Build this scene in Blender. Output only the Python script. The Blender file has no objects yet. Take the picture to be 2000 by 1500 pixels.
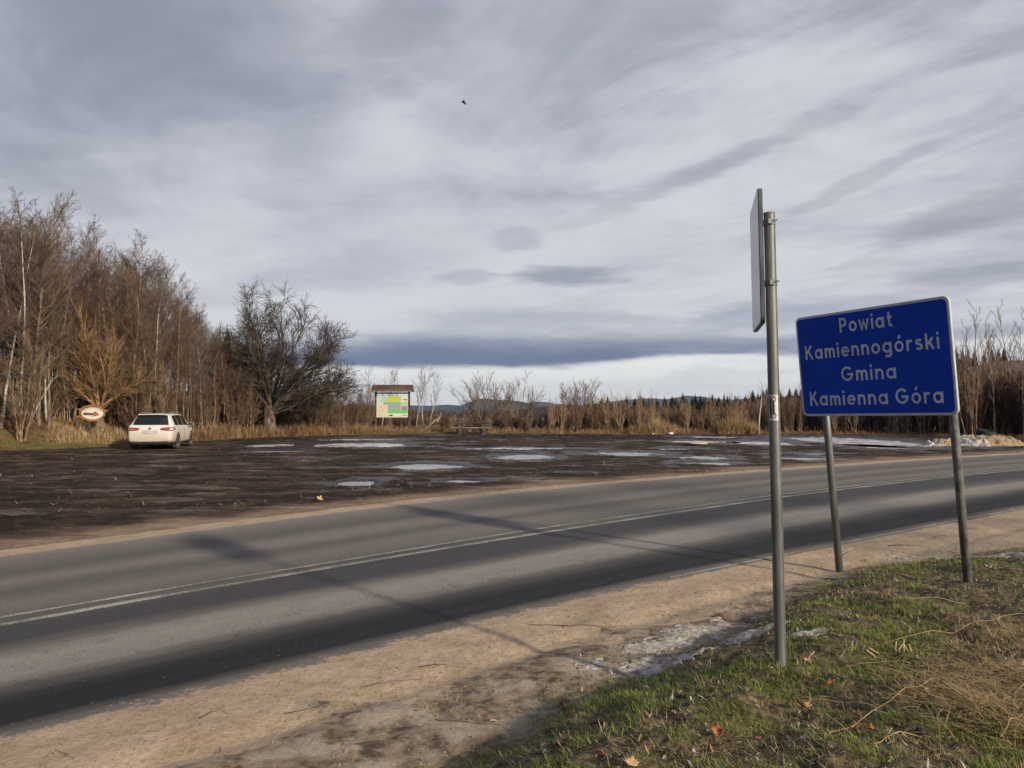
import bpy, bmesh, math, random
import numpy as np
from mathutils import Vector, Matrix
S = bpy.context.scene
COL = S.collection
R = math.radians

# ------------------------------------------------------------------ camera
HC = 1.75
cam = bpy.data.objects.new("camera", bpy.data.cameras.new("camera"))
COL.objects.link(cam)
cam.location = (0, 0, HC)
cam.rotation_euler = (R(90) + math.atan(47 / 1500), 0, 0)
cam.data.sensor_width = 36
cam.data.lens = 36 * 1500 / 2000
cam.data.clip_start = 0.05
cam.data.clip_end = 40000
S.camera = cam
S.view_settings.view_transform = 'Standard'
S.view_settings.look = 'None'
S.view_settings.exposure = 0.0
S.view_settings.gamma = 1.0

# ------------------------------------------------------------------ node maths
class NB:
    def __init__(s, nt): s.nt = nt
    def node(s, t, **kw):
        n = s.nt.nodes.new(t)
        for k, v in kw.items(): setattr(n, k, v)
        return n
    def link(s, a, b): s.nt.links.new(a, b)
    def put(s, sock, v):
        if isinstance(v, V): s.link(v.s, sock)
        elif hasattr(v, 'is_output'): s.link(v, sock)
        else:
            if sock.type == 'RGBA' and not hasattr(v, '__len__'): v = (v, v, v, 1)
            if sock.type == 'RGBA' and len(v) == 3: v = (*v, 1)
            sock.default_value = v
    def m(s, op, *a, clamp=False):
        n = s.node('ShaderNodeMath', operation=op, use_clamp=clamp)
        for i, v in enumerate(a): s.put(n.inputs[i], v)
        return V(s, n.outputs[0])
    def vec(s, x, y, z=0.0):
        n = s.node('ShaderNodeCombineXYZ')
        for i, v in enumerate((x, y, z)): s.put(n.inputs[i], v)
        return V(s, n.outputs[0])
    def sep(s, v):
        n = s.node('ShaderNodeSeparateXYZ'); s.put(n.inputs[0], v)
        return [V(s, o) for o in n.outputs]
    def noise(s, v, scale=1.0, det=4.0, rough=.5, dist=0.0, col=False):
        n = s.node('ShaderNodeTexNoise')
        s.put(n.inputs['Vector'], v); s.put(n.inputs['Scale'], scale)
        n.inputs['Detail'].default_value = det; n.inputs['Roughness'].default_value = rough
        n.inputs['Distortion'].default_value = dist
        return V(s, n.outputs['Color' if col else 'Fac'])
    def vor(s, v, scale=1.0, feat='F1', out='Distance'):
        n = s.node('ShaderNodeTexVoronoi', feature=feat)
        s.put(n.inputs['Vector'], v); s.put(n.inputs['Scale'], scale)
        return V(s, n.outputs[out])
    def ss(s, x, a, b):           # smooth step from a to b
        n = s.node('ShaderNodeMapRange', interpolation_type='SMOOTHSTEP')
        s.put(n.inputs[0], x); s.put(n.inputs[1], a); s.put(n.inputs[2], b)
        return V(s, n.outputs[0])
    def mix(s, f, a, b):
        n = s.node('ShaderNodeMix', data_type='RGBA')
        s.put(n.inputs[0], f); s.put(n.inputs[6], a); s.put(n.inputs[7], b)
        return V(s, n.outputs[2])
    def ramp(s, x, stops, interp='LINEAR'):
        n = s.node('ShaderNodeValToRGB'); n.color_ramp.interpolation = interp
        e = n.color_ramp.elements
        while len(e) < len(stops): e.new(1)
        for i, (p, c) in enumerate(stops):
            e[i].position = p; e[i].color = (*c, 1) if hasattr(c, '__len__') else (c, c, c, 1)
        s.put(n.inputs[0], x)
        return V(s, n.outputs[0])
    def attr(s, name, out='Fac'):
        n = s.node('ShaderNodeAttribute', attribute_name=name)
        return V(s, n.outputs[out])
    def bump(s, h, strength=.5, dist=.01):
        n = s.node('ShaderNodeBump'); s.put(n.inputs['Height'], h)
        n.inputs['Strength'].default_value = strength; n.inputs['Distance'].default_value = dist
        return V(s, n.outputs[0])
class V:
    def __init__(s, nb, sock): s.nb = nb; s.s = sock
    def __add__(s, o): return s.nb.m('ADD', s, o)
    __radd__ = __add__
    def __sub__(s, o): return s.nb.m('SUBTRACT', s, o)
    def __rsub__(s, o): return s.nb.m('SUBTRACT', o, s)
    def __mul__(s, o): return s.nb.m('MULTIPLY', s, o)
    __rmul__ = __mul__
    def __truediv__(s, o): return s.nb.m('DIVIDE', s, o)
    def __rtruediv__(s, o): return s.nb.m('DIVIDE', o, s)
    def max(s, o): return s.nb.m('MAXIMUM', s, o)
    def min(s, o): return s.nb.m('MINIMUM', s, o)
def scalev(nb, v, sc):
    n = nb.node('ShaderNodeMapping'); nb.put(n.inputs[0], v)
    n.inputs['Scale'].default_value = sc
    return V(nb, n.outputs[0])

def mat(name, color=(.5, .5, .5), rough=.8, metal=0.0, spec=.5, build=None):
    m = bpy.data.materials.new(name); m.use_nodes = True
    nt = m.node_tree; b = nt.nodes['Principled BSDF']
    nb = NB(nt)
    b.inputs['Base Color'].default_value = (*color, 1)
    b.inputs['Roughness'].default_value = rough
    b.inputs['Metallic'].default_value = metal
    b.inputs['Specular IOR Level'].default_value = spec
    if build: build(nb, b)
    return m
def noisy(name, c1, c2, scale=6, rough=.8, metal=0.0, spec=.4, stretch=(1, 1, 1), bump=0.0, bscale=None, det=5, lo=.35, hi=.65, rnd=0.0):
    def bf(nb, b):
        tc = nb.node('ShaderNodeTexCoord').outputs['Object']
        p = scalev(nb, tc, stretch)
        f = nb.ss(nb.noise(p, scale, det, .6), lo, hi)
        c = nb.mix(f, c1, c2)
        if rnd:
            oi = nb.node('ShaderNodeObjectInfo').outputs['Random']
            h = nb.node('ShaderNodeHueSaturation')
            nb.put(h.inputs['Hue'], V(nb, oi) * .03 + .485)
            nb.put(h.inputs['Value'], V(nb, oi) * rnd + (1 - rnd / 2))
            nb.put(h.inputs['Color'], c); c = V(nb, h.outputs[0])
        nb.put(b.inputs['Base Color'], c)
        if bump:
            nb.put(b.inputs['Normal'], nb.bump(nb.noise(p, bscale or scale * 4, 4, .6), .7, bump))
    return mat(name, rough=rough, metal=metal, spec=spec, build=bf)

# ------------------------------------------------------------------ sky and sun
SUN = Vector((.68, -.73, 0)).normalized() * math.cos(R(19)) + Vector((0, 0, math.sin(R(19))))
W = bpy.data.worlds.new("World"); S.world = W; W.use_nodes = True
def world():
    nt = W.node_tree; nt.nodes.clear(); nb = NB(nt)
    out = nb.node('ShaderNodeOutputWorld')
    sky = nb.node('ShaderNodeTexSky', sky_type='NISHITA')
    sky.sun_disc = False; sky.sun_elevation = R(19); sky.sun_rotation = math.atan2(SUN.x, SUN.y)
    bg1 = nb.node('ShaderNodeBackground'); nb.link(sky.outputs[0], bg1.inputs[0]); bg1.inputs[1].default_value = .1
    d = nb.node('ShaderNodeTexCoord').outputs['Generated']
    x, y, z = nb.sep(d)
    zc = z.max(.012)
    # high cloud sheet, seen in perspective on a plane overhead
    k = 1.0 / (zc + .07)
    px, py = x * k, y * k
    ca, sa = math.cos(R(-55)), math.sin(R(-55))
    u = px * ca + py * sa; v = py * ca - px * sa
    n1 = nb.noise(nb.vec(u * .38, v * .75, 3.1), .9, 3, .45, .6)
    n2 = nb.noise(nb.vec(u * 1.1, v * 2.3, 1.7), .95, 7, .62, 1.3)
    n3 = nb.noise(nb.vec(px, py, 5.0), 1.5, 7, .6, .35)
    e = z / y.max(.05)           # tangent of elevation in front
    a = x / y.max(.05)
    wisp = nb.ss(a, -.1, .25)
    f = n1 * .60 + n3 * .36 - .02 + (n2 - .5) * (wisp * .22 + .12) + .10
    f = f - nb.ss(e, .22, .55) * .035 - nb.ss(a, .25, .7) * .06 - nb.ss(a, -.2, -.6) * nb.ss(e, .2, .5) * .05
    f = nb.ss(f, .35, .66)
    col = nb.ramp(f, [(0, (.290, .305, .365)), (.42, (.445, .458, .530)), (1, (.69, .695, .74))])
    # lighter towards the horizon
    h = nb.ss(e, .42, .06)
    col = nb.mix(h * .50, col, (.74, .75, .78))
    # dark blue cloud bank above the bright strip at the horizon
    nn = nb.noise(nb.vec(a * 2.2, e * 9, 2.0), 1.6, 5, .55, .2)
    nf = nb.noise(nb.vec(a * 5, e * 26, 7.0), 1.5, 5, .6, .2)
    low = .050 + nb.m('MAXIMUM', a, 0.0) * .062 + (nn - .5) * .034 + (nf - .5) * .010
    top = .112 + a * .03 + (nn - .5) * .09 + (nf - .5) * .06
    b1 = nb.ss(e, low - .003, low + .006) * (1 - nb.ss(e, low + .012, top))
    b1 = b1 * (1 - nb.ss(a + (nf - .5) * .5, .05, .62) * .75)
    col = nb.mix(b1 * .95, col, (.125, .160, .28))
    # pale strip under it
    st = (1 - nb.ss(e, low - .006, low + .004)) * (1 - nb.ss(a, .25, .7) * .5)
    col = nb.mix(st * .9, col, nb.mix(nb.ss(nf, .45, .7), (1.0, 1.0, .95), (.84, .85, .84)))
    # thin grey layer and ragged dark flakes above the bank
    def flake(a0, e0, ra, re, amt, c, tilt=0.0):
        da = (a - a0) / ra; de = (e - e0 - (a - a0) * tilt) / re
        q = nb.m('SQRT', da * da + de * de) + (nf - .5) * 1.6 + (nn - .5) * .8
        return nb.ss(q, 1.05, .35) * amt, c
    for F in (flake(.075, .174, .10, .018, .7, (.24, .255, .33)), flake(.005, .225, .045, .022, .35, (.30, .315, .38)),
              flake(-.055, .172, .05, .012, .4, (.28, .30, .37)), flake(.02, .118, .28, .016, .55, (.42, .44, .50)),
              flake(.33, .345, .22, .022, .38, (.30, .31, .36), .42), flake(.20, .29, .20, .018, .3, (.32, .33, .38), .40),
              flake(.46, .30, .16, .015, .34, (.31, .32, .37), .5), flake(.62, .27, .16, .03, .4, (.27, .275, .31), .35),
              flake(.36, .125, .2, .02, .45, (.27, .30, .40), .1), flake(.62, .18, .14, .02, .5, (.27, .29, .36), .1),
              flake(.15, .095, .12, .012, .3, (.56, .56, .58)), flake(-.17, .50, .1, .05, .3, (.27, .28, .33)),
              flake(-.15, .42, .05, .02, .25, (.28, .29, .34))):
        col = nb.mix(F[0], col, F[1])
    # the sky behind the camera is brighter where the sun stands behind thin cloud
    bg2 = nb.node('ShaderNodeBackground'); nb.put(bg2.inputs[0], col); bg2.inputs[1].default_value = 1.0
    mx = nb.node('ShaderNodeMixShader'); mx.inputs[0].default_value = .93
    nb.link(bg1.outputs[0], mx.inputs[1]); nb.link(bg2.outputs[0], mx.inputs[2])
    nb.link(mx.outputs[0], out.inputs[0])
world()
sl = bpy.data.lights.new("sun", 'SUN'); sl.energy = 4.6; sl.angle = R(2.2); sl.color = (1.0, .86, .68)
so = bpy.data.objects.new("sun", sl); COL.objects.link(so)
so.rotation_euler = (-SUN).to_track_quat('-Z', 'Y').to_euler(); so.location = (20, -20, 30)

# ------------------------------------------------------------------ mesh helpers
def tag(o, label=None, cat=None, group=None, kind=None):
    if label: o['label'] = label
    if cat: o['category'] = cat
    if group: o['group'] = group
    if kind: o['kind'] = kind
    return o
def link(name, me, m, parent=None, smooth=False):
    o = bpy.data.objects.new(name, me); COL.objects.link(o)
    if m is not None:
        for mm in (m if isinstance(m, (list, tuple)) else [m]): me.materials.append(mm)
    if parent: o.parent = parent
    if smooth: me.polygons.foreach_set('use_smooth', [True] * len(me.polygons))
    return o
def empty(name, loc=(0, 0, 0), rz=0.0, rot=None):
    o = bpy.data.objects.new(name, None); COL.objects.link(o)
    o.location = loc; o.rotation_euler = rot if rot else (0, 0, rz); o.empty_display_size = .2
    return o
def npmesh(name, verts, faces):
    """faces: list of int arrays, each (n,3) or (n,4)"""
    verts = np.asarray(verts, dtype=np.float32)
    me = bpy.data.meshes.new(name)
    me.vertices.add(len(verts)); me.vertices.foreach_set('co', verts.ravel())
    faces = [np.asarray(f, dtype=np.int32) for f in faces if len(f)]
    idx = np.concatenate([f.ravel() for f in faces])
    tot = np.concatenate([np.full(len(f), f.shape[1], np.int32) for f in faces])
    st = np.concatenate([[0], np.cumsum(tot)[:-1]]).astype(np.int32)
    me.loops.add(len(idx)); me.loops.foreach_set('vertex_index', idx)
    me.polygons.add(len(tot)); me.polygons.foreach_set('loop_start', st); me.polygons.foreach_set('loop_total', tot)
    me.update(calc_edges=True)
    return me
def setcol(me, name, rgba):
    a = me.color_attributes.new(name, 'FLOAT_COLOR', 'POINT')
    a.data.foreach_set('color', np.asarray(rgba, dtype=np.float32).ravel())
def setfl(me, name, v):
    a = me.attributes.new(name, 'FLOAT', 'POINT')
    a.data.foreach_set('value', np.asarray(v, dtype=np.float32).ravel())
class MB:
    """collects simple shapes into one mesh"""
    def __init__(s): s.v = []; s.f = []
    def add(s, vs, fs):
        b = len(s.v); s.v += [tuple(v) for v in vs]; s.f += [tuple(b + i for i in f) for f in fs]
    def box(s, c, size, rz=0, mtx=None, bev=0):
        hx, hy, hz = [k / 2 for k in size]
        vs = [Vector((x, y, z)) for x in (-hx, hx) for y in (-hy, hy) for z in (-hz, hz)]
        if rz: vs = [Matrix.Rotation(rz, 3, 'Z') @ v for v in vs]
        if mtx: vs = [mtx @ v for v in vs]
        s.add([v + Vector(c) for v in vs], [(0, 1, 3, 2), (4, 6, 7, 5), (0, 4, 5, 1), (2, 3, 7, 6), (0, 2, 6, 4), (1, 5, 7, 3)])
    def tube(s, pts, rad, n=10, cap=True):
        pts = [Vector(p) for p in pts]
        rad = rad if hasattr(rad, '__len__') else [rad] * len(pts)
        b = len(s.v)
        t0 = (pts[-1] - pts[0]).normalized()
        ref = Vector((0, 0, 1)) if abs(t0.z) < .8 else Vector((1, 0, 0))
        for i, p in enumerate(pts):
            t = (pts[min(i + 1, len(pts) - 1)] - pts[max(i - 1, 0)]).normalized()
            u = t.cross(ref).normalized(); w = t.cross(u)
            for k in range(n):
                a = 2 * math.pi * k / n
                s.v.append(tuple(p + (u * math.cos(a) + w * math.sin(a)) * rad[i]))
        for i in range(len(pts) - 1):
            for k in range(n):
                s.f.append((b + i * n + k, b + i * n + (k + 1) % n, b + (i + 1) * n + (k + 1) % n, b + (i + 1) * n + k))
        if cap:
            s.f.append(tuple(b + k for k in range(n))); s.f.append(tuple(b + (len(pts) - 1) * n + k for k in reversed(range(n))))
    def prism(s, poly, y0, y1, fn=lambda x, y, z: (x, y, z)):
        n = len(poly)
        s.add([fn(x, y0, z) for x, z in poly] + [fn(x, y1, z) for x, z in poly],
              [tuple(range(n)), tuple(range(2 * n - 1, n - 1, -1))] + [(i, i + n, (i + 1) % n + n, (i + 1) % n) for i in range(n)])
    def build(s, name, m, parent=None, smooth=False, bevel=0, subd=0, norm=True):
        me = bpy.data.meshes.new(name); me.from_pydata(s.v, [], s.f)
        if norm:
            bm = bmesh.new(); bm.from_mesh(me); bmesh.ops.recalc_face_normals(bm, faces=bm.faces)
            if bevel: bmesh.ops.bevel(bm, geom=bm.edges[:], offset=bevel, segments=2, affect='EDGES', clamp_overlap=True)
            bm.to_mesh(me); bm.free()
        o = link(name, me, m, parent, smooth)
        if subd:
            md = o.modifiers.new('s', 'SUBSURF'); md.levels = subd; md.render_levels = subd
        return o
def copy_tree(o, parent=None):
    c = o.copy(); COL.objects.link(c)
    if parent: c.parent = parent
    for ch in list(o.children): copy_tree(ch, c)
    return c

# value noise
_rs = np.random.RandomState(7)
_T = _rs.rand(256, 256)
def vn(x, y):
    xi = np.floor(x).astype(int); yi = np.floor(y).astype(int); fx = x - xi; fy = y - yi
    fx = fx * fx * (3 - 2 * fx); fy = fy * fy * (3 - 2 * fy)
    g = lambda i, j: _T[(xi + i) & 255, (yi + j) & 255]
    return (g(0, 0) * (1 - fx) + g(1, 0) * fx) * (1 - fy) + (g(0, 1) * (1 - fx) + g(1, 1) * fx) * fy
def fbm(x, y, o=4, r=.5):
    t = 0; a = 1; n = 0
    for i in range(o):
        t = t + a * vn(x * 2 ** i + 17.3 * i, y * 2 ** i + 9.1 * i); n += a; a *= r
    return t / n
def sst(x, a, b):
    t = np.clip((x - a) / (b - a), 0, 1); return t * t * (3 - 2 * t)

# ------------------------------------------------------------------ plan of the place (metres)
NEAR = [(-28, -22.4), (-14, -7.7), (-6.5, .1), (-2.68, 4.08), (-1.87, 4.78), (-.62, 5.95), (.96, 7.32), (2.55, 8.57), (4.03, 9.70), (5.11, 10.52), (6.66, 11.68), (8.91, 13.35), (13.8, 16.75), (20, 20.7), (32, 27.0), (60, 38)]
FAR = [(-31, -18.6), (-17, -3.2), (-9.6, 5.2), (-6.08, 9.18), (-5.1, 10.32), (-3.93, 11.84), (-2.6, 13.39), (0, 16.1), (3.1, 18.6), (6.3, 20.95), (9.8, 23.3), (15.2, 26.9), (19.7, 29.6), (30, 35), (60, 48)]
UPPER = [(-30, -20.7), (-15.5, -5.6), (-8.1, 2.5), (-4.26, 6.45), (-3.16, 7.66), (-1.78, 9.0), (0, 10.85), (4.45, 14.8), (6.9, 16.75), (11.6, 20.2), (14.9, 22.4), (23, 27.3), (38, 34.5), (60, 43.5)]
LOWER = [(-29.8, -20.9), (-15.3, -5.8), (-7.95, 2.3), (-4.11, 6.22), (-3.36, 7.08), (-2.18, 8.28), (0, 10.44), (4.25, 14.25), (6.64, 16.2), (8.58, 17.7), (11.35, 19.7), (14.6, 21.9), (22.8, 26.95), (38, 34.2), (60, 43.2)]
LOT = [(-40, 20), (-28, 27), (-20.84, 31.2), (-19.0, 32.2), (-17.74, 34.6), (-16.7, 39.8), (-15.0, 45.2), (-10.1, 50.2), (-3.5, 52.2), (6.7, 51.0), (17.2, 51.6), (25, 50.1), (27.6, 47), (29.2, 43.8), (34, 40.5), (60, 50)]
GRASS = [(-8, -6), (-2.2, 1.2), (-.9, 3.0), (-.37, 3.75), (0, 4.25), (.64, 4.89), (1.32, 5.73), (2.23, 6.8), (3.69, 8.5), (4.75, 8.96), (6.3, 9.6), (9.5, 11.2), (15, 14.5), (30, 22)]
def smooth_curve(P, step=.25, it=3):
    P = np.array(P, float)
    for _ in range(it):   # Chaikin
        Q = np.empty((2 * len(P) - 2, 2)); Q[0::2] = P[:-1] * .75 + P[1:] * .25; Q[1::2] = P[:-1] * .25 + P[1:] * .75
        P = np.vstack([P[:1], Q, P[-1:]])
    return P
def sdist(X, Y, P):
    """signed distance, positive on the left of the line's direction (away from camera)"""
    best = np.full(X.shape, 1e9); sg = np.ones(X.shape)
    for (ax, ay), (bx, by) in zip(P[:-1], P[1:]):
        dx, dy = bx - ax, by - ay; L = dx * dx + dy * dy
        t = np.clip(((X - ax) * dx + (Y - ay) * dy) / L, 0, 1)
        ex = X - ax - t * dx; ey = Y - ay - t * dy
        d = ex * ex + ey * ey
        m = d < best
        best = np.where(m, d, best); sg = np.where(m, np.sign(dx * ey - dy * ex), sg)
    return np.sqrt(best) * sg
cNEAR, cFAR, cLOT, cGRASS = [smooth_curve(p, it=2) for p in (NEAR, FAR, LOT, GRASS)]
PUD = [(-3.64, 18.03, .56, .80), (-2.55, 23.3, 1.15, 1.1), (-1.08, 18.51, .55, .45), (-2.15, 17.93, .18, .24), (.42, 27.79, 1.07, 1.5), (-7.21, 36.95, 2.2, 2.3), (-11.34, 36.2, 1.1, 1.8), (4.35, 29.64, 1.65, 1.3), (6.9, 27.61, .85, 1.0), (6.24, 24.63, .85, .7), (18.16, 41.6, 2.7, 6.0), (12.68, 38.83, 1.4, 2.2), (12.23, 46.5, 1.7, 1.6), (9.92, 40.23, 1.6, 1.5), (10.08, 26.89, .9, .8), (11.89, 29.59, .84, .7), (0.2, 33.56, 2.4, 1.0), (1.72, 20.67, .41, .24), (-8.4, 43, 2.6, 1.5), (16.73, 35.4, 1.1, 2.2), (-9.6, 31.2, 1.3, .9), (7.2, 33.2, 1.0, .7)]
def height(X, Y, full=True):
    X = np.asarray(X, float); Y = np.asarray(Y, float)
    sn = sdist(X, Y, cNEAR); sf = sdist(X, Y, cFAR); lt = sdist(X, Y, cLOT); gr = sdist(X, Y, cGRASS)
    rr = np.hypot(X, Y)
    z = np.zeros(X.shape)
    onroad = (sn > 0) & (sf < 0)
    # lot: ruts and lumps
    lot = sst(sf, .2, 2.0) * (1 - sst(lt, -.5, .3))
    fadein = np.clip(sf / 3, 0, 1)
    mud = (fbm(X * .55, Y * .55, 4) - .5) * .09 + (fbm(X * 3.1, Y * 3.1, 5, .7) - .5) * .085
    rut = np.sin((Y * .9 - X * .55 + 3.5 * fbm(X * .12, Y * .12, 2)) * 3.3)
    mud += .012 * rut * fbm(X * .3 + 5, Y * .3, 2)
    churn = np.exp(-((Y - 47 - .3 * np.sin(X)) / 3.5) ** 2) * sst(X, -9, -3) * (1 - sst(X, 14, 20))
    mud += churn * (fbm(X * 2.2, Y * 2.2, 4, .65) - .45) * .22
    z += lot * (mud + .012)
    wet = np.zeros(X.shape)
    for (cx, cy, rx, ry) in PUD:
        m = (np.abs(X - cx) < rx * 2.2) & (np.abs(Y - cy) < ry * 2.2)
        if not m.any(): continue
        x = X[m]; y = Y[m]
        q = np.hypot((x - cx) / rx, (y - cy) / ry) + (fbm(x * 2.2 + cx, y * 1.1, 5, .68) - .5) * 1.15
        k = 1 - sst(q, .7, 1.25)
        z[m] = z[m] * (1 - k * .75) - k * .06
        wet[m] = np.maximum(wet[m], 1 - sst(q, 1.0, 2.0))
    # road bed
    ed = np.minimum(sn, -sf); spill = .0045 + .016 * (fbm(X * 4.5, Y * 4.5, 4, .6) - .47)
    z = np.where(onroad, spill + (-.03 - spill) * sst(ed, .0, .30), z)
    # near side
    side = -sn
    near = sst(side, 0, .3)
    z += np.where(side > 0, near * ((fbm(X * 2.3, Y * 2.3, 4) - .5) * .03 + (fbm(X * 11, Y * 11, 3) - .5) * .012) + (.0045 + .016 * (fbm(X * 4.5, Y * 4.5, 4, .6) - .47)) * (1 - near), 0)
    inside = -gr
    z += np.where(inside > -.3, sst(inside, -.3, .8) * ((fbm(X * 2.6 + 4, Y * 2.6, 4, .55) - .42) * .14 + (fbm(X * 9, Y * 9, 3) - .5) * .03), 0)
    z += np.where(inside > 0, .45 * (1 - np.exp(-np.clip(inside - .05, 0, 9) * (.34 + (.115 - .34) * sst(X, 1.4, 4.2)) / .33)) * np.clip(inside / .3, 0, 1), 0)
    z -= .025 * np.exp(-((side - .75) / .13) ** 2) * (side > 0) * (1 - sst(inside, -.3, .2))
    # verge and banks round the lot
    o = np.clip(lt, 0, None)
    left = (1 - sst(X, -18, -12)) * (1 - sst(X / np.maximum(Y, 1), -.40, -.30))
    z += np.where(lt > 0, sst(lt, 0, 5.0) * (left * 1.0 + .1) + left * .05 * np.clip(lt - 4, 0, 60) + (fbm(X * .9, Y * .9, 4) - .5) * .22 * sst(lt, 0, 1.2), 0)
    z -= np.where(lt > 0, (1 - left) * sst(Y + X * .2, 60, 85) * .55, 0)
    # valley and the rising slope on the right
    z -= sst(rr, 150, 900) * 28 * (1 - sst(X / np.maximum(Y, 1), .25, .55) * .9) * (Y > 0)
    hill = sst(X / np.maximum(Y, 1) + .04 * (fbm(X * .01, Y * .01, 3) - .5), .38, .66) * (Y > 0)
    z += hill * sst(rr, 90, 330) * 19 + hill * sst(rr, 300, 500) * 3
    return z, sn, sf, lt, gr, wet
def zat(x, y): return float(height(np.array([float(x)]), np.array([float(y)]))[0][0])

# ------------------------------------------------------------------ ground
def build_ground():
    r = [.25]
    while r[-1] < 14000:
        k = 1.045 if r[-1] < 2.6 else (1.0062 if r[-1] < 60 else (1.02 if r[-1] < 200 else 1.07))
        r.append(r[-1] * k)
    r = np.array(r)
    az = np.radians(np.concatenate([np.arange(-44, 44, .125), np.arange(44, 316, 3.0)]))
    A, RR = np.meshgrid(az, r)
    X = np.sin(A) * RR; Y = np.cos(A) * RR
    X = np.vstack([np.zeros(X.shape[1])[None], X]); Y = np.vstack([np.zeros(X.shape[1])[None], Y])
    z, sn, sf, lt, gr, wet = height(X, Y)
    n, m = X.shape
    i = np.arange(n - 1)[:, None] * m; j = np.arange(m)[None]
    a = i + j; b = i + (j + 1) % m
    F = np.stack([a, b, b + m, a + m], -1).reshape(-1, 4)[:, ::-1]
    me = npmesh("ground", np.stack([X, Y, z], -1).reshape(-1, 3), [F])
    side = -sn; inside = -gr; one = np.ones(X.shape)
    sandn = np.where(sn < .6, 1 - sst(side - (fbm(X * 1.7, Y * 1.7, 5, .65) - .5) * 1.5, .55 + .7 * sst(X, 1, 6), 1.15 + .8 * sst(X, 1, 6)), 0)
    sandn = sandn * (1 - sst(inside, -.15, .1)) * (rr_ok(X, Y))
    sandf = np.where((sf > -.6), 1 - sst(sf + (fbm(X * 2, Y * 2, 3) - .5) * .15, .22, .42), 0) + np.where(sf > 0, .42 * (1 - sst(sf + (fbm(X * .8, Y * .8, 3) - .5) * 1.6, .5, 2.6)), 0)
    sand = np.clip(sandn + sandf * (sn > .6), 0, 1)
    nearg = np.where(sn < 0, 1.0, 0.0)
    verge = sst(lt + (fbm(X * .7, Y * .7, 3) - .5) * 1.2, -.2, .5)
    setcol(me, 'zone', np.stack([sand, nearg * sst(inside, -.25, .35), verge, one], -1).reshape(-1, 4))
    snow = np.zeros(X.shape)
    azm = X / np.maximum(Y, 1); dd = np.hypot(X, Y)
    snow = ((azm > .57) & (azm < .625) & (dd > 268) & (dd < 325) & (fbm(X * .05, Y * .05, 3) > .42)) * 1.0 + ((azm > .65) & (dd > 300) & (dd < 330)) * 1.0
    grn = np.exp(-((lt - 1.1) / .9) ** 2) * (1 - sst(X, -19, -17.2)) + .8 * np.exp(-((lt - 1.0) / 1.5) ** 2) * sst(X, -12, -9) * (1 - sst(X, -4, -1))
    setcol(me, 'zone2', np.stack([wet, np.clip(snow, 0, 1), np.clip(grn, 0, 1), nearg], -1).reshape(-1, 4))
    setfl(me, 'churn', np.exp(-((Y - 46.5 - .6 * np.sin(X * .7)) / 3.2) ** 2) * sst(X, -11, -4) * (1 - sst(X, 13, 19)) + .8 * np.exp(-((Y - 12.6 + X * -.55 - 3.6) / 1.0) ** 2) * sst(fbm(X * .35, Y * .35, 3), .45, .6) * (X < -1))
    def bf(nb, b):
        P = nb.node('ShaderNodeTexCoord').outputs['Object']
        za = nb.node('ShaderNodeAttribute', attribute_name='zone'); zb = nb.node('ShaderNodeAttribute', attribute_name='zone2')
        sa, gr_, ve = nb.sep(za.outputs['Color']); we, sn_, gn = nb.sep(zb.outputs['Color']); ne = V(nb, zb.outputs['Alpha'])
        n05 = nb.noise(P, .5, 5, .55); n2 = nb.noise(P, 2.2, 5, .6); n9 = nb.noise(P, 9, 5, .65); n40 = nb.noise(P, 26, 5, .75); n200 = nb.noise(P, 75, 4, .8)
        rot = nb.node('ShaderNodeMapping'); nb.put(rot.inputs[0], P); rot.inputs['Rotation'].default_value = (0, 0, R(-38)); rot.inputs['Scale'].default_value = (.35, 1.3, 1)
        ns = nb.noise(V(nb, rot.outputs[0]), 1.3, 6, .62)
        # lot mud
        n1_ = nb.noise(P, 1.1, 5, .65)
        mud = nb.mix(nb.ss(n05 * .4 + ns * .6, .38, .64), (.028, .020, .015), (.108, .076, .053))
        mud = nb.mix(nb.ss(n9 * .5 + ns * .5, .52, .64) * .5, mud, (.19, .140, .10))
        mud = nb.mix(nb.ss(n40, .58, .70) * .5, mud, (.26, .175, .105))
        mud = nb.mix(nb.ss(n9, .46, .32) * nb.ss(n2, .56, .46) * .75, mud, (.020, .014, .011))
        mud = nb.mix(nb.ss(n1_, .54, .62) * .45, mud, (.15, .11, .078))
        mud = nb.mix(nb.ss(n1_, .46, .40) * .7, mud, (.030, .021, .016))
        mud = nb.mix(nb.attr('churn') * nb.ss(n9 * .5 + n2 * .5, .60, .45) * .9, mud, (.020, .012, .009))
        mud = nb.mix(nb.attr('churn') * nb.ss(n40, .56, .64) * .6, mud, (.20, .10, .06))
        mud = nb.mix(we * .75, mud, (.018, .014, .012))
        # packed sandy shoulder
        sand = nb.mix(nb.ss(n2, .3, .7), (.46, .345, .225), (.62, .475, .32))
        sand = nb.mix(nb.ss(n9, .52, .68) * .5, sand, (.33, .23, .15))
        sand = nb.mix(nb.ss(n40, .53, .64) * .55, sand, (.24, .170, .11))
        sand = nb.mix(nb.ss(nb.vor(P, 22), .16, .10) * nb.ss(n9, .45, .6) * .8, sand, (.15, .11, .075))
        sand = nb.mix(nb.ss(n200, .56, .70) * .7, sand, (.22, .165, .115))
        sand = nb.mix(nb.ss(n200, .42, .30) * .6, sand, (.78, .66, .50))
        # soil between sand and grass, and under the grass
        soil = nb.mix(nb.ss(n9, .35, .62), (.105, .080, .055), (.36, .275, .185))
        soil = nb.mix(nb.ss(n2, .46, .60) * .8, soil, (.52, .43, .32))
        soil = nb.mix(nb.ss(n40, .58, .7) * .5, soil, (.42, .35, .26))
        under = nb.mix(nb.ss(n9 * .5 + n40 * .5, .4, .60), (.040, .032, .018), (.24, .185, .095))
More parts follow.
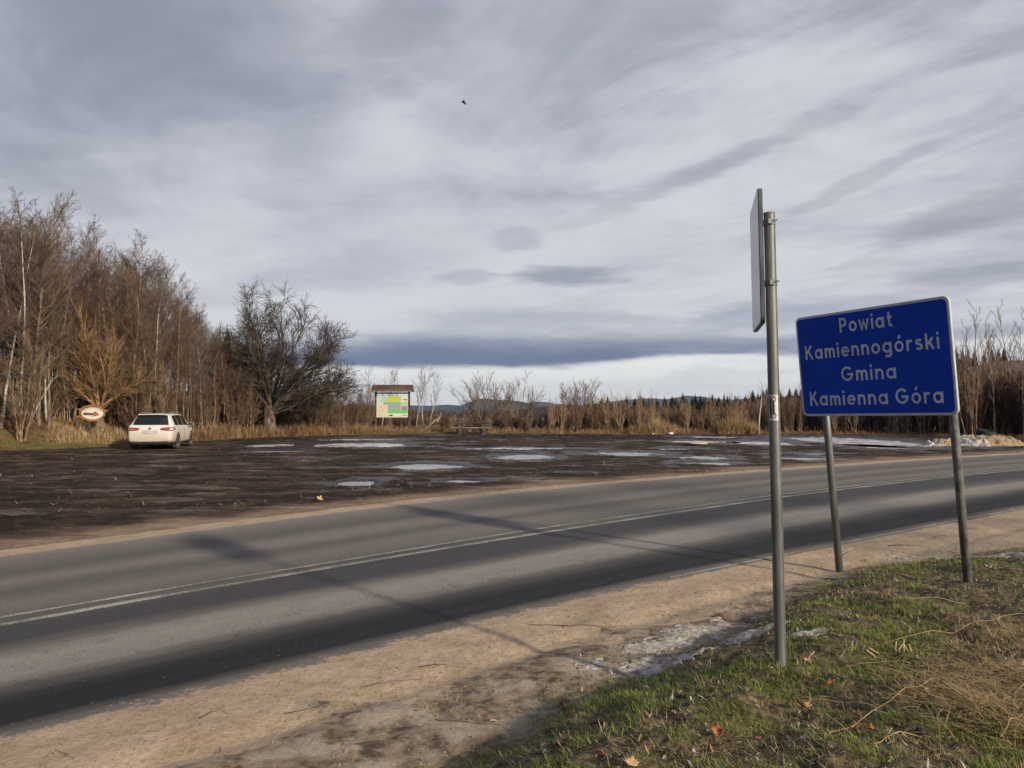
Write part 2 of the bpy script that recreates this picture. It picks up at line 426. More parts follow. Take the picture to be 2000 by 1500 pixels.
        under = nb.mix(nb.ss(n200 * .5 + n40 * .5, .54, .64) * .6, under, (.42, .33, .19))
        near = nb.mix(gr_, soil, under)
        # verge litter, rough grass, hillside
        ver = nb.mix(nb.ss(n2, .35, .65), (.10, .06, .032), (.26, .165, .08))
        ver = nb.mix(nb.ss(n9, .5, .7) * .5, ver, (.09, .055, .032))
        ver = nb.mix(gn * nb.ss(n2 + gn * .25, .5, .85), ver, (.15, .135, .045))
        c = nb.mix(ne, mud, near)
        c = nb.mix(ve, c, ver)
        sf_ = nb.ss(sa + (n9 - .5) * .45 + (n40 - .5) * .2, .3, .62)
        warm = nb.mix(nb.ss(sa, .12, .42) * (1 - ne) * (1 - ve), c, nb.mix(nb.ss(ns, .4, .62), (.14, .095, .062), (.26, .18, .12)))
        c = nb.mix(sf_, warm, sand)
        c = nb.mix(sn_, c, (.72, .74, .78))
        nb.put(b.inputs['Base Color'], c)
        rg = nb.mix((1 - ne) * (1 - ve) * (1 - sf_), (.93,) * 3, nb.mix(nb.ss(n05 * .5 + ns * .5 + we * .2, .52, .62), (.85,) * 3, (.42,) * 3))
        nb.put(b.inputs['Roughness'], rg)
        nb.put(b.inputs['Specular IOR Level'], nb.mix((1 - ne) * (1 - ve) * (1 - sf_), (.22,) * 3, nb.mix(nb.ss(n05 * .5 + ns * .5 + we * .2, .52, .62), (.07,) * 3, (.45,) * 3)))
        h = n40 * .7 + n9 * 1.2 + n200 * .4
        nb.put(b.inputs['Normal'], nb.bump(h, .9, .02))
    link("ground", me, mat("earth", build=bf, spec=.35), smooth=True)['kind'] = 'structure'
def rr_ok(X, Y): return (np.hypot(X, Y) < 300) * 1.0
build_ground()

# ------------------------------------------------------------------ road
def build_road():
    N = smooth_curve(NEAR, it=3); Fc = smooth_curve(FAR, it=3)
    def dens(P, step):
        s = np.concatenate([[0], np.cumsum(np.hypot(*np.diff(P, axis=0).T))]); q = np.arange(0, s[-1], step)
        return np.stack([np.interp(q, s, P[:, 0]), np.interp(q, s, P[:, 1])], 1)
    n = dens(N, .25); f = dens(Fc, .1)
    idx = np.array([np.argmin(((f - p) ** 2).sum(1)) for p in n]); idx = np.maximum.accumulate(idx)
    k = np.ones(9) / 9; ids = np.convolve(np.pad(idx.astype(float), 4, mode='edge'), k, 'valid')
    fx = np.interp(ids, np.arange(len(f)), f[:, 0]); fy = np.interp(ids, np.arange(len(f)), f[:, 1])
    far = np.stack([fx, fy], 1); M = 24
    t = np.linspace(0, 1, M + 1)
    P = n[:, None] * (1 - t[None, :, None]) + far[:, None] * t[None, :, None]
    wd = np.hypot(*(far - n).T)
    lat = t[None] * wd[:, None]
    z = .004 + 0 * lat
    m = M + 1
    i = np.arange(len(n) - 1)[:, None] * m; j = np.arange(M)[None]; a = i + j
    F = np.stack([a, a + m, a + m + 1, a + 1], -1).reshape(-1, 4)[:, ::-1]
    me = npmesh("road", np.concatenate([P, z[..., None]], -1).reshape(-1, 3), [F])
    # lateral coordinate: metres from the near edge; 3 m is the middle, 6 m the far edge
    low = sdist(P[..., 0], P[..., 1], smooth_curve(LOWER, it=2))
    nd = np.abs(sdist(P[..., 0], P[..., 1], N)); fd = np.abs(sdist(P[..., 0], P[..., 1], Fc))
    latn = np.where(low < 0, nd * 2.7 / np.maximum(nd + np.abs(low), .01), 2.7 + 3.3 * np.abs(low) / np.maximum(np.abs(low) + fd, .01))
    setfl(me, 'lat', latn); setfl(me, 'along', np.repeat(np.arange(len(n)) * .25, m))
    def bf(nb, b):
        P_ = nb.node('ShaderNodeTexCoord').outputs['Object']
        lat_ = nb.attr('lat'); al = nb.attr('along')
        n1 = nb.noise(nb.vec(al * .25, lat_ * 1.5, 0), 1.0, 4, .5); ns = nb.noise(nb.vec(al * .5, lat_ * 9, 3), 1.0, 5, .6)
        n30 = nb.noise(P_, 22, 5, .7); n300 = nb.noise(P_, 80, 4, .8); n6 = nb.noise(P_, 4, 4, .6)
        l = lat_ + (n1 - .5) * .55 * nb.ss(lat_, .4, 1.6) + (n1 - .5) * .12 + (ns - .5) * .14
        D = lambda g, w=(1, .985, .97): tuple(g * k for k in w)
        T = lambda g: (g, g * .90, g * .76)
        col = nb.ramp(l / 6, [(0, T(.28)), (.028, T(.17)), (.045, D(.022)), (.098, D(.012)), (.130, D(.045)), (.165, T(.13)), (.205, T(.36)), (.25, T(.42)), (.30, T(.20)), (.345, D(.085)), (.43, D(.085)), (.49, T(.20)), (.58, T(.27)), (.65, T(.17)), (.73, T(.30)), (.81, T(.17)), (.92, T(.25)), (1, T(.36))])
        g = nb.ss(n300, .3, .72)
        col = nb.mix(g * .85, col, nb.mix(.62, col, (.012, .012, .012)))
        col = nb.mix(nb.ss(nb.vor(P_, 16), .13, .07) * nb.ss(n30, .45, .6) * .5, col, (.48, .44, .37))
        col = nb.mix(nb.ss(n6 * .6 + n30 * .4, .54, .66) * .35, col, (.06, .055, .05))
        col = nb.mix(nb.ss(n300, .66, .76) * .35, col, (.42, .40, .36))
        # tar blots and cracks in the lane
        blot = nb.ss(n30, .57, .62) * nb.ss(n6, .47, .56) * nb.ss(nb.m('ABSOLUTE', l - 1.2), .3, .08)
        col = nb.mix(blot * .7, col, (.035, .033, .03))
        # sand blown over both edges
        edge = nb.ss(lat_ + (n30 - .5) * .5 + (n6 - .5) * .45, .10, -.03) + nb.ss(lat_ + (n30 - .5) * .3 + (n6 - .5) * .25, 5.86, 5.99)
        col = nb.mix(nb.m('MINIMUM', edge, 1.0), col, (.50, .375, .25))
        dusty = nb.ss(n30 * .6 + n300 * .4, .52, .66) * nb.ss(lat_, .3, .0) * .6
        col = nb.mix(dusty, col, (.40, .31, .22))
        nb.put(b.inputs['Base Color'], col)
        nb.put(b.inputs['Roughness'], nb.mix(nb.ss(l, 1.1, .6) * nb.ss(l, .2, .4), (.86,) * 3, (.74,) * 3))
        nb.put(b.inputs['Normal'], nb.bump(n300 * .6 + n30 * .3, .6, .006))
    link("road", me, mat("asphalt", build=bf, spec=.3), smooth=True)['kind'] = 'structure'
    # painted double line
    def line(P, w, seed):
        P = dens(smooth_curve(P, it=3), .2)
        P = P[(P[:, 1] > -16) & (P[:, 0] < 45)]
        d = np.gradient(P, axis=0); d /= np.hypot(*d.T)[:, None]; nn = np.stack([-d[:, 1], d[:, 0]], 1)
        tt = np.linspace(-.5, .5, 5)
        G = P[:, None] + nn[:, None] * tt[None, :, None] * w
        m = 5; i = np.arange(len(P) - 1)[:, None] * m; j = np.arange(4)[None]; a = i + j
        F = np.stack([a, a + m, a + m + 1, a + 1], -1).reshape(-1, 4)[:, ::-1]
        me = npmesh("marking_line", np.concatenate([G, np.full(G.shape[:2] + (1,), .014 if seed == 3 else .008)], -1).reshape(-1, 3), [F])
        setfl(me, 'lat', np.broadcast_to(np.abs(tt) * 2, (len(P), 5)))
        return me
    def lf(nb, b):
        P_ = nb.node('ShaderNodeTexCoord').outputs['Object']
        n = nb.noise(P_, 60, 5, .7); n2 = nb.noise(P_, 1.2, 4, .6)
        w = nb.ss(n + (n2 - .5) * .5 - nb.attr('lat') * .13, .40, .54)
        nb.put(b.inputs['Base Color'], nb.mix(w, (.15, .135, .11), (.47, .445, .39)))
    ml = mat("worn_paint", build=lf, rough=.8)
    r1 = link("road_markings", line(UPPER, .085, 1), ml); tag(r1, kind='structure')
    r2 = link("road_markings", line(LOWER, .125, 2), ml); tag(r2, kind='structure')
    # remains of the thin near edge line at the right
    e = dens(smooth_curve(NEAR, it=3), .2); e = e[(e[:, 0] > 1.6) & (e[:, 0] < 42)]
    d = np.gradient(e, axis=0); d /= np.hypot(*d.T)[:, None]; e = e + np.stack([-d[:, 1], d[:, 0]], 1) * .07
    r3 = link("road_markings", line(list(map(tuple, e)), .07, 3), ml); tag(r3, kind='structure')
build_road()

# ------------------------------------------------------------------ puddles
def puddles():
    def bf(nb, b):
        P = nb.node('ShaderNodeTexCoord').outputs['Object']
        n = nb.noise(scalev(nb, P, (1, 1, 1)), 2.5, 3, .5); n2 = nb.noise(P, 1.1, 4, .6)
        nb.put(b.inputs['Base Color'], nb.mix(nb.ss(n2, .35, .6), (.42, .42, .41), (.80, .79, .77)))  # pale base colour brightens far puddles that would mirror dark brush
        nb.put(b.inputs['Roughness'], nb.mix(nb.ss(n2, .4, .65), (.2,) * 3, (.4,) * 3))
        nb.put(b.inputs['Normal'], nb.bump(n, .6, .05))
    m = mat("puddle_pale", build=bf, spec=.9)
    def bw(nb, b):
        P = nb.node('ShaderNodeTexCoord').outputs['Object']
        nb.put(b.inputs['Normal'], nb.bump(nb.noise(P, 7, 3, .5), .8, .05))
    w = mat("puddle_water", (.52, .53, .52), .16, spec=.9, build=bw)  # pale base colour stands in for sky mirrored by ripples
    for i, (cx, cy, rx, ry) in enumerate(PUD):
        vs = [(math.cos(a) * rx * 1.25, math.sin(a) * ry * 1.25, 0) for a in np.linspace(0, 2 * math.pi, 33)[:-1]]
        me = bpy.data.meshes.new("puddle"); me.from_pydata(vs, [], [tuple(range(32))])
        o = link("puddle", me, m if cy > 33 else w); o.location = (cx, cy, -.034); o['kind'] = 'structure'
puddles()

# ------------------------------------------------------------------ distant hills
def hills():
    def ridge(pts, D, depth, m, z0=-60):
        az = np.array([(p[0] - 1000) / 1500 for p in pts]); el = np.array([(797 - p[1]) / 1500 for p in pts])
        a = np.linspace(az[0], az[-1], 260)
        e = np.interp(a, az, el) + (fbm(a * 60, a * 0 + D, 4) - .5) * .0016
        rows = []
        for k, (t, hh) in enumerate([(-1, 0), (-.75, .18), (-.5, .45), (-.25, .8), (0, 1), (.3, .8), (1, 0)]):
            d = D + depth * t + (fbm(a * 25 + k, a * 0 + 3.0, 3) - .5) * depth * .25 * (abs(t) < 1) * (t != 0)
            z = z0 + (HC + e * D - z0) * hh * (1 + (fbm(a * 40 + k * 7, a * 0, 3) - .5) * .25 * (t != 0))
            rows.append(np.stack([a * D / D * d, d, z], 1))
        V_ = np.concatenate(rows); n = len(a); nr = len(rows)
        i = np.arange(nr - 1)[:, None] * n; j = np.arange(n - 1)[None]; q = i + j
        F = np.stack([q, q + 1, q + n + 1, q + n], -1).reshape(-1, 4)
        o = link("hills", npmesh("hills", V_, [F]), m, smooth=True); o['kind'] = 'structure'
    m1 = noisy("hill_forest", (.035, .045, .030), (.10, .095, .06), .004, 1.0, spec=.1)
    ridge([(-900, 792), (-300, 786), (200, 790), (600, 791), (840, 792), (870, 790), (900, 792), (920, 784), (932, 778), (960, 779), (982, 781), (1020, 784), (1038, 789), (1100, 795), (1180, 800)], 4200, 900, m1)
    ridge([(900, 800), (980, 790), (1036, 786), (1050, 783.5), (1070, 785), (1090, 789), (1130, 791), (1190, 785), (1225, 781), (1275, 777), (1300, 780), (1342, 772.5), (1367, 774.5), (1420, 781), (1500, 776), (1700, 770), (2100, 764), (2900, 770)], 5200, 900, m1)
    ridge([(600, 812), (800, 808), (860, 807), (980, 806), (1040, 796), (1080, 793), (1120, 795), (1250, 802), (1500, 806)], 900, 200, noisy("near_hill_forest", (.03, .035, .02), (.085, .07, .045), .02, 1.0, spec=.1), -30)
hills()

# ------------------------------------------------------------------ materials for things
def birch_bf(nb, b):
    P = nb.node('ShaderNodeTexCoord').outputs['Object']
    n = nb.noise(scalev(nb, P, (3, 3, 9)), 1.5, 4, .6)
    x, y, z = nb.sep(P)
    low = nb.ss(z + (n - .5) * 1.5, 1.1, .1)
    c = nb.mix(nb.ss(n, .56, .66), (.56, .53, .46), (.07, .06, .05))
    c = nb.mix(low * .85, c, (.16, .11, .075))
    nb.put(b.inputs['Base Color'], c)
M_birch = mat("birch_bark", build=birch_bf, rough=.8, spec=.2)
M_bark = noisy("grey_brown_bark", (.13, .10, .07), (.34, .265, .185), 5, .95, spec=.15, stretch=(1, 1, .3), lo=.3, hi=.7, rnd=.4)
M_bark2 = noisy("old_bark", (.045, .037, .030), (.22, .17, .12), 4, .95, spec=.1, stretch=(1.4, 1.4, .4), bump=.03)
M_stem = noisy("shrub_stem", (.19, .125, .075), (.42, .30, .19), 3, .9, spec=.2, rnd=.4)
M_twig = noisy("red_brown_twigs", (.105, .069, .048), (.225, .152, .106), 2, .95, spec=.1, rnd=.35)
M_twigp = noisy("purple_brown_twigs", (.105, .074, .062), (.21, .150, .125), 2, .95, spec=.1, rnd=.3)
M_gold = noisy("golden_twigs", (.20, .12, .055), (.38, .24, .12), 2, .9, spec=.15, rnd=.2)
M_dark = noisy("dark_twigs", (.050, .041, .034), (.14, .112, .085), 2, .95, spec=.1)
M_pale = noisy("pale_twigs", (.17, .14, .12), (.34, .29, .25), 2, .9, spec=.15)
M_fir = noisy("fir_needles", (.010, .018, .010), (.035, .050, .024), 3, .9, spec=.15, rnd=.4)
M_straw = None

# ------------------------------------------------------------------ bare trees
def tubes(name, polys, m, parent=None, sides={0: 8, 1: 5, 2: 3, 3: 3, 4: 3}):
    """polys: list of (points, radii, level) -> one mesh of tapered tubes"""
    from collections import defaultdict
    G = defaultdict(list)
    for p, r, l in polys: G[(len(p), sides[l])].append((p, r))
    VV = []; FF = []; base = 0
    for (n, s), L in G.items():
        P = np.array([a for a, _ in L], float); Rr = np.array([b for _, b in L], float)
        T = np.gradient(P, axis=1); T /= np.linalg.norm(T, axis=2, keepdims=True) + 1e-9
        mean = P[:, -1] - P[:, 0]; mean /= np.linalg.norm(mean, axis=1, keepdims=True) + 1e-9
        ref = np.where(np.abs(mean[:, 2:3]) < .75, [[0, 0, 1.]], [[1., 0, 0]])[:, None]
        U = np.cross(T, np.broadcast_to(ref, T.shape)); U /= np.linalg.norm(U, axis=2, keepdims=True) + 1e-9
        Wv = np.cross(T, U)
        a = np.arange(s) * 2 * np.pi / s
        ring = P[:, :, None] + (U[:, :, None] * np.cos(a)[None, None, :, None] + Wv[:, :, None] * np.sin(a)[None, None, :, None]) * Rr[:, :, None, None]
        VV.append(ring.reshape(-1, 3))
        k = np.arange(len(L))[:, None, None] * n * s; i = np.arange(n - 1)[None, :, None] * s; j = np.arange(s)[None, None]
        j2 = (j + 1) % s
        FF.append(np.stack([k + i + j, k + i + j2, k + i + s + j2, k + i + s + j], -1).reshape(-1, 4) + base)
        base += ring.size // 3
    me = npmesh(name, np.concatenate(VV), FF)
    if parent == 'mesh':
        me.materials.append(m); me.polygons.foreach_set('use_smooth', [True] * len(me.polygons)); return me
    return link(name, me, m, parent, smooth=True)
def norm(v): return v / (np.linalg.norm(v) + 1e-9)
def limb(rng, p, d, L, r0, r1, n, wob, up, bend=None):
    pts = [p]; d = norm(d)
    for i in range(n):
        d = norm(d + rng.normal(0, wob, 3) + np.array([0, 0, up]) + (bend if bend is not None else 0))
        p = p + d * L / n; pts.append(p)
    return np.array(pts), np.linspace(r0, r1, n + 1)
def at_(P, t):
    k = t * (len(P) - 1); i = min(int(k), len(P) - 2); return P[i] * (1 - (k - i)) + P[i + 1] * (k - i), norm(P[i + 1] - P[i])
def side_dir(rng, d, ang, az=None):
    a = np.cross(d, [0, 0, 1.]) if abs(d[2]) < .9 else np.cross(d, [1., 0, 0]); a = norm(a); b = np.cross(d, a)
    f = rng.uniform(0, 2 * np.pi) if az is None else az
    return norm(d * math.cos(ang) + (a * math.cos(f) + b * math.sin(f)) * math.sin(ang))
def grow(seed, H, r, lv, lean=(0, 0), trunks=1, spread=.2, wob=.05, up0=.05):
    """lv: list of per level dicts: n, t0, ang, len (share of parent length), r (share), wob, up, seg"""
    rng = np.random.RandomState(seed); out = []
    for k in range(trunks):
        d = np.array([lean[0] + rng.normal(0, spread) * (trunks > 1), lean[1] + rng.normal(0, spread) * (trunks > 1), 1.0])
        h = H * (1 if k == 0 else rng.uniform(.6, 1.0)); p0 = np.array([rng.normal(0, .12), rng.normal(0, .12), 0]) * (trunks > 1)
        P, Rr = limb(rng, p0, d, h, r * (1 if k == 0 else .8), r * .08, 12, wob, up0)
        Rr = Rr * (1 + .5 * np.exp(-np.arange(len(Rr)) * 1.2))
        P[0, 2] -= .15
        out.append((P, Rr, 0)); cur = [(P, Rr, h)]
        for li, q in enumerate(lv):
            nxt = []
            for (PP, RRr, LL) in cur:
                cnt = q['n'] if li == 0 else max(2, int(q['n'] * rng.uniform(.7, 1.3)))
                for c in range(cnt):
                    t = q['t0'] + (1 - q['t0']) * ((c + rng.uniform(0, 1)) / cnt) ** q.get('tp', 1) * .97
                    pp, dd = at_(PP, min(t, .985)); rr = np.interp(t, np.linspace(0, 1, len(RRr)), RRr)
                    ln = q['len'] * LL * (1 - q.get('tap', .6) * (t - q['t0']) / (1.001 - q['t0'])) * rng.uniform(.7, 1.25)
                    dv = side_dir(rng, dd, q['ang'] * rng.uniform(.7, 1.3))
                    r0 = max(min(rr * q.get('r', .6), rr * .9), q.get('rmin', .004))
                    Pn, Rn = limb(rng, pp, dv, ln, r0, max(r0 * .3, q.get('rmin', .004) * .7), q.get('seg', 3), q.get('wob', .12), q.get('up', .05), q.get('bend'))
                    out.append((Pn, Rn, li + 1)); nxt.append((Pn, Rn, ln))
            cur = nxt
    return out
def split(polys, k): return [p for p in polys if p[2] <= k], [p for p in polys if p[2] > k]
def make_tree(name, label, cat, group, polys, mt, mc, k=0, part2='crown'):
    r = empty(name); tag(r, label, cat, group)
    a, b = split(polys, k)
    tubes('trunk', a, mt, r); tubes(part2, b, mc, r)
    return r
wind = np.array([.05, 0, 0.])
def L1(**k): return k
BIRCH = lambda s, H, lean=(0, 0), n=44: grow(s, H, H * .0066, [
    L1(n=n, t0=.30, tp=.9, ang=.62, len=.24, r=.5, wob=.07, up=.07, seg=5, rmin=.010, tap=.55),
    L1(n=8, t0=.2, ang=.7, len=.42, r=.6, wob=.14, up=-.02, seg=3, rmin=.006, bend=wind),
    L1(n=8, t0=.15, ang=.6, len=.55, r=.7, wob=.16, up=-.10, seg=3, rmin=.0042, bend=wind)], lean, wob=.035, up0=.03)
ALDER = lambda s, H, lean=(0, 0), n=40: grow(s, H, H * .0068, [
    L1(n=n, t0=.22, tp=.85, ang=.72, len=.27, r=.55, wob=.09, up=.10, seg=5, rmin=.013, tap=.55),
    L1(n=8, t0=.2, ang=.75, len=.45, r=.6, wob=.15, up=.05, seg=3, rmin=.008),
    L1(n=8, t0=.15, ang=.65, len=.55, r=.7, wob=.16, up=.03, seg=3, rmin=.0048)], lean, wob=.045, up0=.03)
THICKET = lambda s, H, tr=7: grow(s, H, H * .008, [
    L1(n=18, t0=.12, ang=.5, len=.30, r=.6, wob=.10, up=.10, seg=4, rmin=.008, tap=.5),
    L1(n=9, t0=.15, ang=.55, len=.45, r=.7, wob=.13, up=.06, seg=3, rmin=.006),
    L1(n=4, t0=.2, ang=.5, len=.5, r=.7, wob=.14, up=.04, seg=2, rmin=.0045)], trunks=tr, spread=.22, wob=.05, up0=.05)
WAND = lambda s, H, tr=9: grow(s, H, H * .0085, [
    L1(n=13, t0=.2, ang=.42, len=.26, r=.6, wob=.07, up=.14, seg=3, rmin=.008, tap=.55),
    L1(n=4, t0=.2, ang=.5, len=.4, r=.7, wob=.1, up=.1, seg=2, rmin=.006)], trunks=tr, spread=.15, wob=.035, up0=.06)

prnd = random.Random(11)
def place(protos, used, x, y, s=1.0, rz=None, dz=0.0, label=None, group=None, tilt=0.03, z=None):
    k = prnd.randrange(len(protos)); p = protos[k]
    if id(p) in used: o = copy_tree(p)
    else: used.add(id(p)); o = p
    o.location = (x, y, (zat(x, y) if z is None else z) + dz)
    o.rotation_euler = (prnd.uniform(-tilt, tilt), prnd.uniform(-tilt, tilt), prnd.uniform(0, 6.28) if rz is None else rz)
    o.scale = (s, s, s * prnd.uniform(.95, 1.06))
    if label: o['label'] = label
    if group: o['group'] = group
    return o
USED = set()
def px2w(px, d): return (px - 1000) / 1500 * d

G_FOR = 'bare trees of the wood at the left of the lot'
birches = [make_tree('birch_tree', 'white-barked birch deep in the bare wood on the left bank', 'tree', 'birches in the bare wood', BIRCH(s, 12.5, l), M_birch, M_twigp) for s, l in ((1, (.03, 0)), (2, (-.05, .02)), (3, (.10, 0)))]
alders = [make_tree('bare_tree', 'brown bare-branched tree standing in the wood on the left bank', 'tree', G_FOR, ALDER(s, 12.0), M_bark, mc) for s, mc in ((11, M_twig), (12, M_twigp), (13, M_twig), (14, M_twigp))]
thick = [make_tree('thicket_shrub', 'many-stemmed reddish brown undergrowth shrub in front of the wood', 'shrub', 'undergrowth shrubs along the wood', THICKET(s, 4.2), M_stem, M_twig) for s in (21, 22, 23)]
for o in birches + alders + thick: o.scale = (1, 1, 1)

# the skyline of the wood: (px, top py) seen from the camera
SKY = [(-200, 345), (0, 362), (60, 385), (110, 405), (135, 440), (200, 428), (240, 438), (290, 480), (340, 525), (400, 595), (440, 640), (480, 680), (560, 700), (650, 735), (700, 750)]
def topz(px, d):
    py = np.interp(px, [a for a, _ in SKY], [b for _, b in SKY])
    return HC + (797 - py) / 1500 * d
def edge_d(px):      # distance of the verge at a picture column
    return float(np.interp(px, [-300, 0, 100, 240, 380, 500, 700, 900], [25, 31.5, 32.3, 35, 40.5, 45.5, 50.5, 52.5]))
def wood_zone(px):
    for a, b in ((20, 'left of the tall white birch'), (70, 'just behind the tall white birch'), (130, 'between the tall birch and the oval sign'), (235, 'behind the golden willow'), (370, 'behind the parked car'), (440, 'between the car and the big old tree'), (600, 'behind the big old tree')):
        if px < a: return b
    return 'between the old tree and the notice board'
def wood_label(px, row, isb):
    look = ('slim white-barked birch' if isb else 'bare brown tree')
    return look + (' in the front row ' if row < 2 else ' in the middle rows ' if row < 4 else ' deep in the wood ') + wood_zone(px)
def forest():
    rnd = random.Random(5); n = 0
    for row, (dd, step, jit) in enumerate([(2.8, 27, 1.0), (4.6, 22, 1.4), (7.0, 20, 1.8), (10, 20, 2.2), (14, 22, 2.5), (19, 26, 3), (26, 34, 3)]):
        px = -170.0
        while px < 470 - row * 4:
            px += step * rnd.uniform(.6, 1.4)
            if row == 0 and (120 < px < 250): continue
            d = edge_d(px) + dd + rnd.uniform(-jit, jit) * .5
            x = px2w(px, d); z = zat(x, d); H = (topz(px, d) - z) * rnd.uniform(.66, .93 if row < 5 else .88)
            if H < 3: continue
            isb = rnd.random() < (.34 if px < 330 else .15)
            L = birches if isb else alders
            s = H / (12.5 if isb else 12.0)
            place(L, USED, x, d, max(.35, s), z=z, label=wood_label(px, row, isb))
    # lower part of the wood further right, behind and beside the old tree
    for k in range(34):
        px = rnd.uniform(440, 735); d = edge_d(px) + rnd.uniform(2.5, 16)
        x = px2w(px, d); z = zat(x, d); H = (topz(px, d) - z) * rnd.uniform(.7, 1.0)
        if H > 1.2: place(alders, USED, x, d, max(.16, H / 12), z=z, label='low bare tree ' + wood_zone(px))
    for k in range(135):
        px = rnd.uniform(-120, 720); d = edge_d(px) + rnd.uniform(1.2, 9)
        if (110 < px < 240 and d < edge_d(px) + 4.5) or (px < 120 and rnd.random() < .6): continue
        x = px2w(px, d); z = zat(x, d)
        top = (topz(px, d) - z) * .75
        place(thick, USED, x, d, min(rnd.uniform(.45, 1.1), max(.3, top / 4.2)), z=z, label='reddish brown many-stemmed undergrowth shrub ' + wood_zone(px))
forest()

def single(name, label, cat, x, y, polys, mt, mc, k=0, rz=0, s=1, group=None, dz=0):
    o = make_tree(name, label, cat, group, polys, mt, mc, k); o.location = (x, y, zat(x, y) + dz); o.rotation_euler[2] = rz; o.scale = (s, s, s); return o
# front birches whose white trunks stand out
def at_px(px, dd): d = edge_d(px) + dd; return px2w(px, d), d
x, y = at_px(34, 3.2); single('birch_tree', 'tall white birch trunk leaning right, nearest the grassy bank', 'tree', x, y, BIRCH(41, 9.9, (.10, .0), 34), M_birch, M_twigp)
x, y = at_px(22, 3.8); single('birch_tree', 'slim birch with brown lower bark just left of the brightest white birch', 'tree', x, y, BIRCH(42, 9.4, (.05, 0), 30), M_birch, M_twigp)
x, y = at_px(58, 2.9); single('bare_sapling', 'thin pale leaning stem right of the brightest white birch', 'tree', x, y, grow(43, 2.6, .05, [L1(n=5, t0=.5, ang=.5, len=.3, r=.5, seg=3, rmin=.008)], (.28, 0), wob=.06), M_birch, M_birch)
x, y = at_px(75, 5.0); single('birch_tree', 'speckled birch trunk midway between the white birch and the oval sign', 'tree', x, y, BIRCH(44, 9.2, (.03, 0), 30), M_birch, M_twigp)
x, y = at_px(255, 6.5); single('birch_tree', 'forked pale birch bending right above the parked car', 'tree', x, y, BIRCH(45, 9.8, (.22, 0), 30), M_birch, M_twigp)
x, y = at_px(305, 4.5); single('bare_tree', 'straight grey trunk rising just right of the parked car', 'tree', x, y, ALDER(46, 8.8, (0, 0)), M_bark, M_twigp)

# pollard willow behind the oval sign: a short stump and a fan of golden rods
def willow():
    rng = np.random.RandomState(9); out = []
    P, Rr = limb(rng, np.array([0, 0, -.2]), np.array([-.06, 0, 1.]), 1.25, .30, .26, 6, .05, .05); out.append((P, Rr, 0))
    for k in range(15):
        a = -1.25 + 2.5 * (k + rng.uniform(-.3, .3)) / 14; dep = rng.uniform(-.55, .55)
        d = np.array([math.sin(a), dep, math.cos(a) * 1.1 + .25])
        L = rng.uniform(3.0, 5.4) * (1 - .33 * abs(a))
        P, Rr = limb(rng, np.array([rng.uniform(-.15, .15), 0, .95]), d, L, rng.uniform(.045, .085), .012, 8, .09, .07); out.append((P, Rr, 1))
        for c in range(16):
            t = rng.uniform(.15, .98); pp, dd = at_(P, t)
            P2, R2 = limb(rng, pp, side_dir(rng, dd, rng.uniform(.3, .8)), L * .42 * (1.1 - .5 * t) * rng.uniform(.6, 1.2), .018, .007, 4, .12, .09); out.append((P2, R2, 2))
            for e in range(6):
                t = rng.uniform(.1, .98); p3, d3 = at_(P2, t)
                P3, R3 = limb(rng, p3, side_dir(rng, d3, rng.uniform(.3, .75)), .65 * rng.uniform(.5, 1.2), .0085, .004, 3, .12, .08); out.append((P3, R3, 3))
    return out
x, y = at_px(196, 3.4)
single('willow_tree', 'pollard willow with a fan of golden rods behind the oval wooden sign', 'tree', x, y, willow(), M_bark2, M_gold, k=0)
# the big old tree at the lot's edge
def oak():
    rng = np.random.RandomState(21); out = []
    P, Rr = limb(rng, np.array([0, 0, -.2]), np.array([.02, 0, 1.]), 2.2, .42, .33, 6, .05, .05); Rr[0] = .6; out.append((P, Rr, 0))
    fr = [(1.9, a) for a in np.linspace(-.98, 1.08, 14)] + [(1.4, 1.25), (1.2, -1.2), (1.5, 1.05), (1.7, -1.0), (1.6, 1.4)]
    for z0, a in fr:
        d = np.array([math.sin(a), rng.uniform(-.5, .5), math.cos(a) + .1])
        L = (6.5 - 1.6 * abs(a)) * rng.uniform(.88, 1.06) * (1.12 if a > 0 else .98)
        P, Rr = limb(rng, np.array([rng.uniform(-.15, .15), rng.uniform(-.1, .1), z0]), d, L, rng.uniform(.085, .15), .016, 10, .10, .055 if abs(a) < 1 else .01); out.append((P, Rr, 1))
        for c in range(15):
            t = .16 + .82 * (c + rng.uniform(0, 1)) / 15; pp, dd = at_(P, t)
            P2, R2 = limb(rng, pp, side_dir(rng, dd, rng.uniform(.35, .9)), L * .36 * (1.2 - .65 * t) * rng.uniform(.6, 1.2), .038 * (1.1 - t * .6), .011, 5, .15, .06); out.append((P2, R2, 2))
            for e in range(10):
                t2 = rng.uniform(.12, .98); p3, d3 = at_(P2, t2)
                P3, R3 = limb(rng, p3, side_dir(rng, d3, rng.uniform(.4, 1.0)), .95 * rng.uniform(.5, 1.2), .0125, .007, 4, .18, .04); out.append((P3, R3, 3))
                for f in range(6):
                    p4, d4 = at_(P3, rng.uniform(.15, .98))
                    P4, R4 = limb(rng, p4, side_dir(rng, d4, rng.uniform(.4, .9)), .5 * rng.uniform(.5, 1.2), .0075, .0045, 3, .2, .03); out.append((P4, R4, 4))
    return out
single('old_tree', 'big dark spreading bare tree with a thick trunk at the edge of the lot', 'tree', px2w(528, 47.5), 47.5, oak(), M_bark2, M_dark, k=0, s=1.0); bpy.data.objects['old_tree'].scale = (1.04, 1.0, .94)

